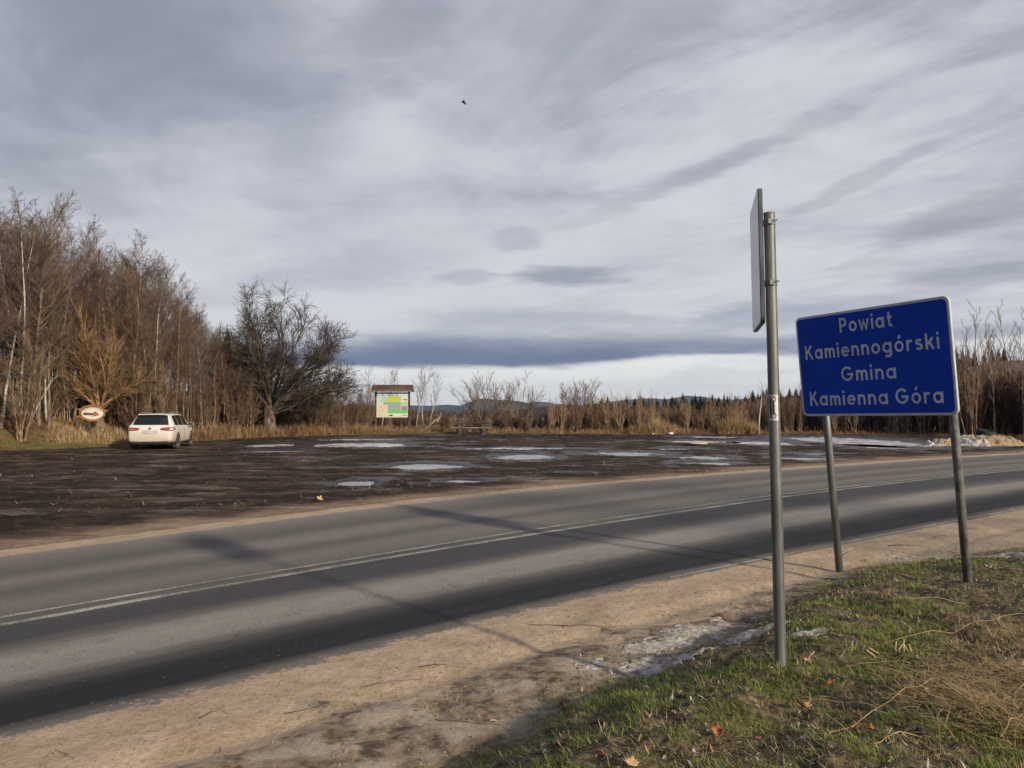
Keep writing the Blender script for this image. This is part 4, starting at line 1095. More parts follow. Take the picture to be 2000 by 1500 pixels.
    for s in (1, -1):
        mb = MB(); P = [(.035, .36, .82), (.035, .36, .90), (-.0, .0, 0)]
        pts = [(.045, .40, .815), (.075, .40, .905), (.075, .62, .93), (.10, .80, .935), (.20, .875, .925), (.36, .908, .90), (.36, .912, .83), (.17, .882, .80), (.06, .80, .795), (.03, .62, .80)]
        pts = [(x - .05 + .03 * (y > .85), y + .018, z) for x, y, z in pts]
        q = [(x, s * y, z) for x, y, z in pts]
        c = tuple(np.mean(q, axis=0)); mb.add(q + [(c[0] - .045, c[1] + s * .035, c[2])], [(i, (i + 1) % 10, 10) for i in range(10)])
        tl = mb.build('tail_lamp', red, root)
        mb = MB(); mb.add([(x - .1, s * y, z) for x, y, z in ((.035, .46, .845), (.035, .46, .870), (.07, .78, .885), (.07, .78, .855))], [(0, 1, 2, 3)]); mb.build('lamp_strip', redl, tl)
        mb = MB(); mb.box((4.66, s * .60, .70), (.12, .30, .11)); mb.build('headlight', mat('head_lamp', (.4, .42, .44), .2), root, bevel=.03)
    # number plate recess, plate (blank: it is blurred in the photo), badge
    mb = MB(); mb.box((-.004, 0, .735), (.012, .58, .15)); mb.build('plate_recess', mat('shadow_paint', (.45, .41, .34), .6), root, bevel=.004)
    mb = MB(); mb.box((-.016, -.0, .725), (.008, .52, .112)); mb.build('number_plate', noisy('plate_grey', (.42, .42, .41), (.58, .58, .56), 3, .5), root, bevel=.002)
    mb = MB(); mb.tube([(-.0, 0, .885), (.05, 0, .885)], .052, 20); bd = mb.build('badge', mat('badge_chrome', (.35, .35, .34), .3, .7), root)
    mb = MB(); vsr, fsr = ribbon(arc(0, 0, .028, .03, 60, 300), .010, 0); mb.add([(-.003, y, .885 + z) for y, z, _ in vsr], fsr); mb.build('badge_letter', black, bd, norm=False)
    # bumper trims and valance
    trimc = mat('chrome_strip', (.50, .50, .48), .3, .5)
    mb = MB(); mb.box((.012, 0, .355), (.06, .95, .035)); mb.box((.03, .62, .385), (.06, .34, .03)); mb.box((.03, -.62, .385), (.06, .34, .03)); mb.build('bumper_strip', trimc, root, bevel=.008)
    mb = MB(); mb.box((.07, 0, .30), (.16, 1.45, .12)); mb.build('diffuser', black, root, bevel=.02)
    mb = MB(); mb.box((2.4, 0, .27), (4.2, 1.55, .14)); mb.build('underbody', black, root)
    mb = MB(); mb.tube([(.03, .52, .27), (.2, .52, .27)], .03, 10); mb.build('exhaust_pipe', trimc, root)
    # wheels in dark arches
    for x in (.98, 3.80):
        for s in (1, -1):
            yb = hw(x) * s
            mb = MB(); k = 20
            ring_ = [(x + .375 * math.cos(a), yb + s * .006, .335 + .375 * math.sin(a)) for a in np.linspace(R(-22), R(202), k)]
            mb.add(ring_ + [(px_, yb - s * .12, pz_) for px_, _, pz_ in ring_], [(0, *range(1, k))] + [(i, i + 1, i + 1 + k, i + k) for i in range(k - 1)]); mb.build('wheel_arch', black, root)
            w = empty('wheel', (x, yb - s * .085, .325)); w.parent = root
            mb = MB(); prof = [(-.105, .22), (-.11, .30), (-.085, .325), (.085, .325), (.11, .30), (.105, .22)]
            vs3 = []; kk = 32
            for i in range(kk):
                a = 2 * math.pi * i / kk; vs3 += [(r_ * math.cos(a), y * 1.0, r_ * math.sin(a)) for y, r_ in prof]
            mb.add(vs3, [(i * 6 + j, i * 6 + j + 1, ((i + 1) % kk) * 6 + j + 1, ((i + 1) % kk) * 6 + j) for i in range(kk) for j in range(5)]); mb.build('tyre', M_dustrub, w, smooth=True)
            mb = MB(); mb.tube([(0, s * .02, 0), (0, s * .09, 0)], .05, 12)
            for q in range(10):
                a = 2 * math.pi * q / 10; c_, s_ = math.cos(a), math.sin(a)
                mb.box((c_ * .125, s * .078, s_ * .125), (.20, .022, .028), mtx=Matrix.Rotation(-a, 3, 'Y'))
            vs3 = []
            for i in range(kk):
                a = 2 * math.pi * i / kk; vs3 += [(r_ * math.cos(a), y * s, r_ * math.sin(a)) for y, r_ in ((.01, .20), (.098, .20), (.102, .225), (.0, .228))]
            mb.add(vs3, [(i * 4 + j, i * 4 + j + 1, ((i + 1) % kk) * 4 + j + 1, ((i + 1) % kk) * 4 + j) for i in range(kk) for j in range(3)])
            mb.build('rim', M_allo, w)
    for s in (1, -1):
        mb = MB(); mb.tube([(3.18, s * .88, .985), (3.18, s * .98, 1.0)], .02, 6); mb.build('mirror_arm', black, root)
        mb = MB(); mb.box((3.19, s * 1.03, 1.01), (.10, .20, .13)); mo = mb.build('side_mirror', mat('mirror_shell', (.55, .54, .5), .4), root, bevel=.03)
        mb = MB(); mb.box((3.138, s * 1.03, 1.01), (.004, .165, .10)); mb.build('mirror_glass', glass, mo)
        for x in (1.62, 2.55):
            mb = MB(); mb.box((x, s * (hw(x) + .012), .80), (.17, .025, .03)); mb.build('door_handle', mat('handle_paint', (.60, .58, .53), .4), root, bevel=.006)
        for x in (1.33, 2.27, 3.30):
            mb = MB(); q = [(x, s * (hw(x) * .9 + .002), .30), (x, s * (hw(x) + .0035), .45), (x, s * (hw(x) + .003), .60), (x, s * (hw(x) * .997 + .003), .80), (x, s * (hw(x) * .967 + .003), .93)]
            mb.tube(q, .004, 4); mb.build('door_gap', black, root)
    fw = Vector((-.21, .978, 0)).normalized()
    # local x runs from tail to nose
    root.rotation_euler = (0, 0, math.atan2(fw.y, fw.x))
    tail = Vector((-15.05, 31.95, 0))
    root.location = (tail.x, tail.y, zat(-15.5, 34) - .005)
car()

# ------------------------------------------------------------------ notice board
M_wood = noisy("weathered_dark_wood", (.045, .030, .024), (.15, .10, .08), 6, .9, spec=.15, stretch=(.3, 1, 1))
M_shing = noisy("weathered_roof_boards", (.060, .036, .030), (.19, .125, .10), 3, .9, spec=.15, stretch=(.25, 3, 3), lo=.3, hi=.7)
def board():
    d = 57.0; x0, x1 = px2w(736, d), px2w(797, d); cx = (x0 + x1) / 2; zg = zat(cx, d)
    root = empty('notice_board', (cx, d, 0)); tag(root, 'roofed wooden notice board with a green and pale map panel on two posts', 'notice board')
    hw_ = (x1 - x0) / 2
    for s in (-1, 1):
        mb = MB(); mb.box((s * (hw_ + .08), 0, (zg + 3.1) / 2 - .1), (.14, .16, 3.1 - zg + .2)); mb.build('post', M_wood, root, bevel=.01)
        mb = MB(); mb.tube([(s * (hw_ + .22 * .5), .1, zg - .1), (s * (hw_ + .18), .35, 1.9)], .04, 6); mb.build('brace', M_wood, root)
    # two-pitched roof
    half = px2w(807, d) - cx; half_l = cx - px2w(727, d)
    for s in (-1, 1):
        mb = MB(); ax = [(-half_l, half)]
        mt = Matrix.Rotation(R(38) * s, 3, 'X'); n = 5
        for k in range(n):
            c = Vector((0, -.0, 0)) + mt @ Vector((0, s * -(.08 + .155 * k) * -1 if False else 0, 0))
        # boards laid lengthwise, each overlapping the one below
        for k in range(n):
            t = .06 + .15 * k; y = -s * t * math.cos(R(38)) * -1 * -1; z = 3.46 - t * math.sin(R(38)) - .012 * 0
            mb.box(((half - half_l) / 2, y, z - .01 * (k % 2)), (half + half_l, .17, .03), mtx=Matrix.Rotation(s * R(38 - 6), 3, 'X'))
        mb.build('roof_slope', M_shing, root)
    mb = MB(); mb.box(((half - half_l) / 2, -.60, 2.985), (half + half_l - .02, .03, .10)); mb.build('fascia', noisy('grey_board', (.13, .13, .12), (.24, .23, .21), 4, .9), root)
    for s, xx in ((-1, -half_l + .02), (1, half - .02)):
        mb = MB(); mb.prism([(-.60, 2.93), (.60, 2.93), (0, 3.42)], xx - .02, xx + .02, lambda a, y, b: (y, a, b)); mb.build('gable', M_wood, root)
    mb = MB(); mb.box((0, 0, 2.86), (2 * hw_ + .1, .10, .10)); mb.build('crossbeam', M_wood, root)
    # printed panel
    w, zb, zt = hw_ * 2, 1.06, 2.62; h = zt - zb
    root_p = MB(); root_p.box((0, -.09, (zb + zt) / 2), (w, .03, h)); pn = root_p.build('panel', mat('panel_cream', (.66, .70, .52), .4), root)
    def fx(poly, m, k, nm='print'):
        mb = MB(); y = -.107 - .0022 * k
        mb.add([((-.5 + u) * w, y, zb + v * h) for u, v in poly], [tuple(range(len(poly)))]); mb.build(nm, m, pn, norm=False)
    rect = lambda a, b, c, e: [(a, b), (c, b), (c, e), (a, e)]
    cB = mat('print_sky', (.35, .62, .72), .4); cY = mat('print_lime', (.48, .66, .06), .4); cG = mat('print_green', (.16, .58, .16), .4)
    cT = noisy('print_text', (.22, .33, .28), (.40, .50, .44), 14, .5, stretch=(.4, 1, 9)); cW = mat('print_white', (.74, .76, .68), .4)
    cM = noisy('print_map', (.70, .72, .46), (.62, .52, .44), 6, .5); cD = mat('print_dark', (.10, .15, .10), .5)
    A = lambda r, a0, a1, cx_=.80, cz_=.28, ex=1.0: [(cx_ + r * ex * math.cos(R(a)), cz_ + r * math.sin(R(a))) for a in np.linspace(a0, a1, 12)]
    fx([(.10, .70)] + [(.12, .80), (.16, .90), (.22, .999), (.44, .999), (.34, .92), (.24, .80), (.17, .68)], cB, 1)
    fx([(.22, .76), (.27, .84), (.35, .92), (.45, .999), (.77, .999), (.77, .76)], cY, 1)
    fx(rect(.16, .33, .77, .74), cT, 1)
    fx(rect(.16, .61, .22, .74), mat('print_cream', (.66, .70, .52), .4), 2)
    fx(rect(.36, .19, .985, .33), cG, 1)
    fx(rect(.08, .02, .36, .60), cM, 3)
    fx(rect(.79, .76, .985, .999), cW, 1); fx([(.80, .84), (.98, .80), (.98, .87), (.88, .86)], cD, 2)
    fx(rect(.79, .55, .985, .74), mat('print_photo', (.50, .54, .42), .5), 1); fx(rect(.79, .34, .985, .53), noisy('print_rocks', (.16, .18, .16), (.36, .38, .34), 9, .5), 1)
    fx(rect(.39, .02, .985, .17), cW, 1); fx([(.40, .05), (.52, .05), (.52, .13), (.46, .14), (.40, .11)], cD, 2); fx([(.55, .08), (.68, .06), (.80, .08), (.80, .05), (.55, .05)], cT, 2)
    for k in range(4): fx(rect(.84 + k * .035, .06, .86 + k * .035, .13), cD, 2)
board()

# ------------------------------------------------------------------ picnic table
def picnic():
    d = 52.0; cx = px2w(921.5, d); zg = zat(cx, d)
    root = empty('picnic_table', (cx, d, zg)); tag(root, 'heavy weathered log picnic table with benches at the far edge of the mud lot', 'picnic table')
    rng = random.Random(3)
    M_log = noisy("grey_log_wood", (.030, .026, .023), (.10, .088, .076), 5, .9, stretch=(.3, 1, 1)); M_bench = noisy("pale_bench_wood", (.10, .088, .076), (.26, .23, .20), 5, .85, stretch=(.2, 1, 1))  # second, paler wood for the near bench only
    mb = MB()
    for k in range(4): mb.box((rng.uniform(-.02, .02), -.30 + .2 * k, .76), (2.42, .185, .085))
    mb.build('table_top', M_log, root, bevel=.015)
    for s in (-1, 1):
        mb = MB(); mb.box((.0, s * .82, .45), (2.66, .30, .085)); mb.build('bench', M_bench if s < 0 else M_log, root, bevel=.015)
        mb = MB(); mb.box((s * .80, 0, .58), (.30, .70, .27)); mb.box((s * .80, -.0, .28), (.34, .60, .58)); mb.build('trestle', M_log, root, bevel=.02)
        for q in (-1, 1):
            mb = MB(); mb.tube([(s * .80, q * .80, -.1), (s * .80, q * .80, .41)], .17, 12); mb.build('leg', M_log, root)
        mb = MB(); mb.box((s * .80, 0, .33), (.14, 1.5, .12)); mb.build('crossbeam', M_log, root, bevel=.01)
picnic()

# ------------------------------------------------------------------ carved oval sign, marker post
def oval():
    d = 35.6; cx = px2w(180, d); zg = zat(cx, d); zc = 1.50
    root = empty('wooden_sign', (cx, d, 0)); tag(root, 'oval white sign board in a jagged orange wooden surround beside the lot', 'sign')
    M_or = noisy('orange_varnished_wood', (.24, .105, .04), (.42, .21, .085), 7, .6, stretch=(.4, 1, 1))
    outl = []
    spikes = {150: 1.5, 168: 1.06, 203: 1.75, 132: 1.16, 118: 1.22, 104: 1.14, 92: 1.20, 78: 1.18, 66: 1.18, 52: 1.10, 20: 1.42, 8: 1.05, 340: 1.05}
    for a in range(0, 360, 6):
        k = 1.0
        for s, v in spikes.items():
            dd = abs((a - s + 180) % 360 - 180)
            if dd <= 6: k = max(k, v - (v - 1) * dd / 7)
        outl.append((.60 * k * math.cos(R(a)), zc + .37 * k * math.sin(R(a)) * (1 if k < 1.3 else .8)))
    mb = MB(); mb.prism(outl, 0, .06); mb.build('surround', M_or, root)
    ell = lambda a, b, cx_, cz_, n=36: [(cx_ + a * math.cos(t), cz_ + b * math.sin(t)) for t in np.linspace(0, 2 * math.pi, n + 1)[:-1]]
    mb = MB(); mb.prism(ell(.50, .27, .03, zc), -.012, -.002); pn = mb.build('panel', mat('sign_white', (.78, .76, .68), .5), root)
    def sh(poly, m, y): mb = MB(); mb.prism(poly, y, y + .003); mb.build('painted_shape', m, pn)
    grey = mat('paint_grey', (.09, .11, .12), .6); brn = noisy('paint_brown', (.13, .05, .02), (.22, .09, .035), 8, .6); orr = mat('paint_orange', (.40, .15, .06), .6); gre = mat('paint_green', (.25, .36, .20), .6)
    sh(ell(.13, .07, -.28, zc - .02, 16), grey, -.016); sh([(-.24, zc - .07), (-.22, zc + .04), (.02, zc + .02), (.10, zc - .05), (.0, zc - .09)], brn, -.020)
    sh([(.04, zc - .08), (.06, zc + .04), (.16, zc + .10), (.27, zc + .03), (.30, zc - .08), (.16, zc - .13)], orr, -.024)
    sh([(.27, zc - .09), (.29, zc + .0), (.38, zc - .08)], grey, -.028); sh(ell(.05, .045, .05, zc - .14, 12), mat('paint_pale', (.55, .55, .45), .6), -.028)
    for k in range(14):   # illegible line of lettering round the top
        a = R(150 - 120 * k / 13); c = (.03 + .43 * math.cos(a), zc + .215 * math.sin(a)); sh([(c[0] - .014, c[1] - .018), (c[0] + .012, c[1] - .018), (c[0] + .014, c[1] + .018), (c[0] - .010, c[1] + .018)], gre if 4 < k < 9 else grey, -.016)
    for xx, ln in ((-.16, .03), (-.78, -.10)):
        mb = MB(); mb.tube([(xx - ln, .12, zg - .1), (xx, .11, zc - .1)], .075, 8); mb.build('post', M_dark, root)
oval()
d = 34.9; x = px2w(166, d)
mb = MB(); mb.prism([(-.075, -.15), (.075, -.15), (.075, .36), (.03, .43), (-.03, .43), (-.075, .36)], -.06, .06)
o = mb.build('marker_post', noisy('yellowish_concrete', (.30, .25, .11), (.44, .37, .18), 8, .9), None, bevel=.008); o.location = (x, d, zat(x, d)); tag(o, 'short yellowish marker post in front of the oval wooden sign', 'marker post')

# ------------------------------------------------------------------ lumpy things: snow, stones, tyre, litter
def lump(name, cx, cy, rx, ry, h, m, seed=0, nx=90, ny=60, rz=0.0, fr=3.0, pw=1.0, sink=.03, det=.5, rag=.9):
    u, v = np.meshgrid(np.linspace(-1.15, 1.15, nx), np.linspace(-1.15, 1.15, ny)); c, s = math.cos(rz), math.sin(rz)
    X = u * rx; Y = v * ry; wx = cx + X * c - Y * s; wy = cy + X * s + Y * c
    q = np.hypot(u, v) + (fbm(wx * fr * .5 + seed, wy * fr * .5, 4, .68) - .5) * rag
    k = 1 - sst(q, .15, 1.0)
    z = height(wx, wy)[0] + h * k ** pw * (.55 + .9 * det * (fbm(wx * fr * 2, wy * fr * 2 + seed, 5, .62) - .1)) - sink * (1 - np.clip(k * 6, 0, 1))
    i = np.arange(ny - 1)[:, None] * nx; j = np.arange(nx - 1)[None]; a = i + j
    F = np.stack([a, a + 1, a + nx + 1, a + nx], -1).reshape(-1, 4); keep = (k.ravel()[F].max(1) > .0)
    z0 = zat(cx, cy)
    return link(name, npmesh(name, np.stack([wx - cx, wy - cy, z - z0], -1).reshape(-1, 3), [F[keep]]), m, smooth=True), (cx, cy, z0)
def snowmat(c1, c2, c3, sc, white=False):
    def bf(nb, b):
        P = nb.node('ShaderNodeTexCoord').outputs['Object']; n = nb.noise(P, sc, 6, .65); n2 = nb.noise(P, sc * 6, 5, .7); n3 = nb.noise(P, sc * 1.7, 4, .6)
        x_, y_, z_ = nb.sep(P); c = nb.mix(nb.ss(n + (x_ * .22 if white else 0.0), .40 - (.12 if white else 0), .60 - (.12 if white else 0)), c1, c2); c = nb.mix(nb.ss(n2, .55, .68) * .8, c, c3); c = nb.mix(nb.ss(n3, .58, .7) * .6, c, c3)
        nb.put(b.inputs['Base Color'], c); nb.put(b.inputs['Normal'], nb.bump(n2 + n, .8, .03))
    return mat('old_snow', build=bf, rough=.85, spec=.3)
M_snow = snowmat((.66, .61, .54), (.36, .27, .17), (.15, .105, .07), 2.6, True); M_snow2 = snowmat((.74, .69, .61), (.44, .36, .27), (.14, .105, .07), 16)
def put(o_loc, label, cat, group=None):
    o, l = o_loc; o.location = l; tag(o, label, cat, group); return o
G_SN = 'melting snow patches in the grass'
def gw(px, py):
    z = 0.0
    for _ in range(6):
        d = (HC - z) * 1500 / (py - 797); x = px2w(px, d); z = z * .3 + zat(x, d) * .7
    return x, d
x, y = gw(1915, 874); put(lump('snow_heap', px2w(1913, 36.5), 36.5, 2.1, 1.2, .50, M_snow, 3, 150, 90, fr=1.6, pw=.8, det=.9), 'long heap of dirty melting snow between road and brush', 'snow heap', 'dirty snow heaps at the lot edge')
put(lump('snow_heap', px2w(1835, 35.6), 35.6, 1.15, .8, .30, M_snow, 8, 100, 60, fr=2.4, det=1.2), 'low ragged snow strip left of the long dirty heap', 'snow heap', 'dirty snow heaps at the lot edge')
for i, (px, py, rx, ry, h, rz, lab) in enumerate([(1283, 1292, .36, .15, .05, .2, 'dirty white snow patch nearest the camera, left of the steel pole'), (1325, 1238, .62, .14, .035, .7, 'long thin remnant of snow along the grass edge'),
        (1455, 1240, .22, .09, .05, .3, 'small snow patch just left of the steel pole'), (1590, 1229, .12, .06, .04, 0, 'tiny snow patch right of the steel pole'), (1958, 1083, .85, .13, .05, -.35, 'snow strip at the right behind the leaning sign post')]):
    x, y = gw(px, py); put(lump('snow_patch', x, y, rx * 1.35, ry * 1.5, h * .45, M_snow2, i * 5 + 1, 160, 100, rz, fr=14, sink=.03, rag=2.6), lab, 'snow patch', G_SN)
def rock(seed, s, name, m, label, cat, x, y, group=None, sq=(1, 1, .7)):
    bm = bmesh.new(); bmesh.ops.create_icosphere(bm, subdivisions=3, radius=1); rr = random.Random(seed); off = Vector((rr.uniform(0, 50), rr.uniform(0, 50), 0))
    for v in bm.verts:
        k = 1 + .45 * (fbm(np.array([v.co.x * 1.1 + off.x + v.co.z]), np.array([v.co.y * 1.1 + off.y]), 4)[0] - .5) * 2; v.co = Vector((v.co.x * sq[0], v.co.y * sq[1], v.co.z * sq[2])) * k * s
    me = bpy.data.meshes.new(name); bm.to_mesh(me); bm.free(); o = link(name, me, m, smooth=True); o.location = (x, y, zat(x, y) + s * .25); tag(o, label, cat, group); return o
M_bag = noisy('white_plastic', (.55, .53, .50), (.72, .70, .66), 9, .5); M_stone = noisy('pale_stone', (.22, .17, .13), (.38, .30, .23), 12, .9)
rock(1, .16, 'litter_bag', M_bag, 'white crumpled litter bag at the foot of the far brush, right one', 'litter bag', px2w(1309, 51.7), 51.7, None, (1.3, 1, .7))
rock(2, .09, 'litter_bag', M_bag, 'smaller white litter bag under the left dry grass tuft', 'litter bag', px2w(1275, 51.7), 51.7)
x, y = gw(1360, 869); rock(5, .34, 'snow_lump', mat('tan_ice', (.62, .50, .38), .6), 'pale flat lump of ice among the puddles', 'snow lump', x, y, None, (1.6, 1, .18))  # one even pale tan base colour over the lump
x, y = gw(626, 979)
def tyre():
    d = 43.0; x = px2w(1925, d); z = zat(x, d); mb = MB(); n, m = 32, 12; vs = []
    for i in range(n):
        a = 2 * math.pi * i / n
        for j in range(m):
            b = 2 * math.pi * j / m; r = .36 + .11 * math.cos(b) * (1 if math.cos(b) > 0 else .9); vs.append((r * math.cos(a), r * math.sin(a), .10 * math.sin(b)))
    mb.add(vs, [(i * m + j, ((i + 1) % n) * m + j, ((i + 1) % n) * m + (j + 1) % m, i * m + (j + 1) % m) for i in range(n) for j in range(m)])
    o = mb.build('car_tyre', mat('black_rubber', (.012, .012, .013), .7), smooth=True); o.location = (x, d, z + .30); o.rotation_euler = (R(12), R(5), .3); o.scale = (1.15, 1.1, 1.9); tag(o, 'black tyre dumped behind the dirty snow heap', 'tyre')
tyre()
def bird():
    d = 38.0; c = Vector(((905 - 1000) / 1500 * d, d, HC + (797 - 194) / 1500 * d)); mb = MB()
    mb.tube([(-.13, 0, .05), (-.09, 0, .055), (-.02, 0, .02), (.06, 0, -.03), (.14, 0, -.075)], [.012, .03, .045, .035, .012], 8); b = mb.build('flying_bird', mat('black_feathers', (.01, .01, .012), .8), smooth=True)
    b.location = c
    for s in (-1, 1):
        mb = MB(); mb.add([(-.07, 0, .045), (.04, 0, -.01), (.06, s * .16, .03), (.02, s * .30, .015), (-.03, s * .16, .065)], [(0, 1, 2, 4), (4, 2, 3)]); mb.add([(-.07, 0, .055), (.04, 0, .0), (.06, s * .16, .037), (.02, s * .30, .02), (-.03, s * .16, .072)], [(4, 2, 1, 0), (3, 2, 4)]); mb.build('wing', mat('black_wing', (.012, .012, .014), .8), b)
    tag(b, 'small black bird flying high in the cloudy sky', 'bird')
bird()

# ------------------------------------------------------------------ grass, straw, leaves, sticks
def attr_mat(name, rough=.85, spec=.2, tr=0.0):
    def bf(nb, b):
        a = nb.node('ShaderNodeAttribute', attribute_name='col'); nb.link(a.outputs['Color'], b.inputs['Base Color'])
    return mat(name, build=bf, rough=rough, spec=spec)
M_blade = attr_mat('grass_blades')
def blades(name, x, y, z, L, w, az, lean, curl, col, label=None, kind='stuff', m=None):
    """each blade a bent tapering strip of three faces"""
    n = len(x); d = np.stack([np.cos(az), np.sin(az)], 1); s = np.stack([-np.sin(az), np.cos(az)], 1)
    base = np.stack([x, y, z], 1); up = np.array([0, 0, 1.0])
    def P(t):
        a = lean + curl * t
        return base + (d * (np.sin(a) * t * L)[:, None]).dot(np.array([[1, 0, 0], [0, 1, 0]])) + up * (np.cos(a) * t * L)[:, None]
    S3 = np.concatenate([s, np.zeros((n, 1))], 1)
    p0, p1, p2, p3 = P(0), P(.4), P(.75), P(1.0)
    ww = (w / 2)[:, None]
    V_ = np.stack([p0 - S3 * ww, p0 + S3 * ww, p1 - S3 * ww * .9, p1 + S3 * ww * .9, p2 - S3 * ww * .6, p2 + S3 * ww * .6, p3], 1).reshape(-1, 3)
    b = np.arange(n)[:, None] * 7
    Q = np.concatenate([b + np.array([[0, 1, 3, 2]]), b + np.array([[2, 3, 5, 4]])]); T = b + np.array([[4, 5, 6]])
    me = npmesh(name, V_, [Q, T]); setcol(me, 'col', np.repeat(np.concatenate([col, np.ones((n, 1))], 1), 7, axis=0))
    o = link(name, me, m or M_blade); tag(o, kind=kind); return o
def lerp3(a, b, t): return np.array(a)[None] * (1 - t[:, None]) + np.array(b)[None] * t[:, None]
def near_grass():
    rs = np.random.RandomState(31)
    N = 660000
    # uniform in (distance, angle) keeps the count per picture area even
    d = np.exp(rs.uniform(np.log(2.6), np.log(15), N)); a = rs.uniform(-.35, 1.2, N); x = a * d; y = d
    z, sn, sf, lt, gr, wet = height(x, y)
    inside = -gr + (fbm(x * 1.7, y * 1.7, 4) - .5) * 1.1
    dens = sst(inside, -.45, .5)
    g = fbm(x * 1.9 + 3, y * 1.9 + 8, 5, .66)           # green clumps
    tu = fbm(x * 5.5, y * 5.5, 3, .6)
    st = fbm(x * .8 + 40, y * .8, 3)
    green = sst(g + (tu - .5) * .35, .40, .56)
    pile = sst(x - .50 * y + (fbm(x * 2, y * 2, 3) - .5) * .9, .15, .55) * (1 - sst(y, 4.8, 5.8))    # matted straw at the right
    green = green * (1 - pile * .9)
    bare = sst(fbm(x * 2.1 + 30, y * 2.1, 4, .6), .56, .66) * .8
    for px, py, r in ((1283, 1292, .36), (1325, 1238, .42), (1455, 1240, .22)):
        sx, sy = gw(px, py); bare = np.maximum(bare, .97 * (np.hypot((x - sx), (y - sy) * 1.6) < r))
    keep = (rs.rand(N) < dens * (1 - bare) * (.45 + .55 * green)) & (sn < -.35)
    x, y, z, green, tu, st, pile, d = [q[keep] for q in (x, y, z, green, tu, st, pile, d)]; n = len(x)
    t = rs.rand(n)
    cg = lerp3((.050, .095, .016), (.30, .36, .07), np.clip(t * .7 + tu * .5 - .1, 0, 1)); cs = np.where((pile > .3)[:, None], lerp3((.22, .13, .06), (.66, .46, .25), t), lerp3((.20, .145, .07), (.66, .52, .28), t ** 1.1))
    isg = rs.rand(n) < .16 + green * .58
    col = np.where(isg[:, None], cg, cs)
    old = (rs.rand(n) < .25); col = np.where((old & ~isg)[:, None], lerp3((.05, .036, .022), (.15, .11, .07), t), col)
    L = np.where(isg, rs.uniform(.02, .05, n) * (.6 + green * .7), rs.uniform(.02, .065, n)) * (1 + .6 * pile)
    w = np.where(isg, .0028, .0030) * rs.uniform(.7, 1.3, n) * np.clip(d / 4.5, .8, 1.7)
    lean = np.where(isg, rs.uniform(.2, 1.35, n), rs.uniform(.8, 1.5, n))
    blades('grass', x, y, z - .004, L, w, rs.uniform(0, 2 * np.pi, n), lean, rs.uniform(-.2, 1.5, n), col)
    return n
near_grass()
def straw_pile():
    rs = np.random.RandomState(8); n = 2600
    cx, cy = gw(1850, 1310); cx2, cy2 = gw(2060, 1440)
    t = rs.rand(n); x = cx + (cx2 - cx) * t + rs.normal(0, .24, n); y = cy + (cy2 - cy) * t + rs.normal(0, .20, n)
    z = height(x, y)[0] + rs.uniform(0, .05, n)
    tt = rs.rand(n); col = lerp3((.20, .12, .055), (.55, .40, .21), tt)
    az = rs.normal(np.pi * .98, 1.0, n) + np.pi * (rs.rand(n) < .4)
    blades('dry_grass', x, y, z, rs.uniform(.04, .24, n) * rs.uniform(.4, 1, n), rs.uniform(.0025, .0060, n), az, rs.uniform(1.30, 1.56, n), rs.uniform(-.1, .3, n), col)
    # coarse upright tussock at the lower right corner
    n = 2200; cx, cy = gw(1990, 1400); x = rs.normal(cx + .12, .26, n); y = rs.normal(cy, .20, n); z = height(x, y)[0]
    tt = rs.rand(n); col = np.where((rs.rand(n) < .4)[:, None], lerp3((.10, .10, .03), (.25, .24, .07), tt), lerp3((.25, .16, .07), (.52, .36, .17), tt))
    blades('dry_grass', x, y, z, rs.uniform(.06, .20, n), rs.uniform(.0022, .004, n), rs.normal(2.9, 1.1, n), rs.uniform(.5, 1.3, n), rs.uniform(.2, .8, n), col)
straw_pile()
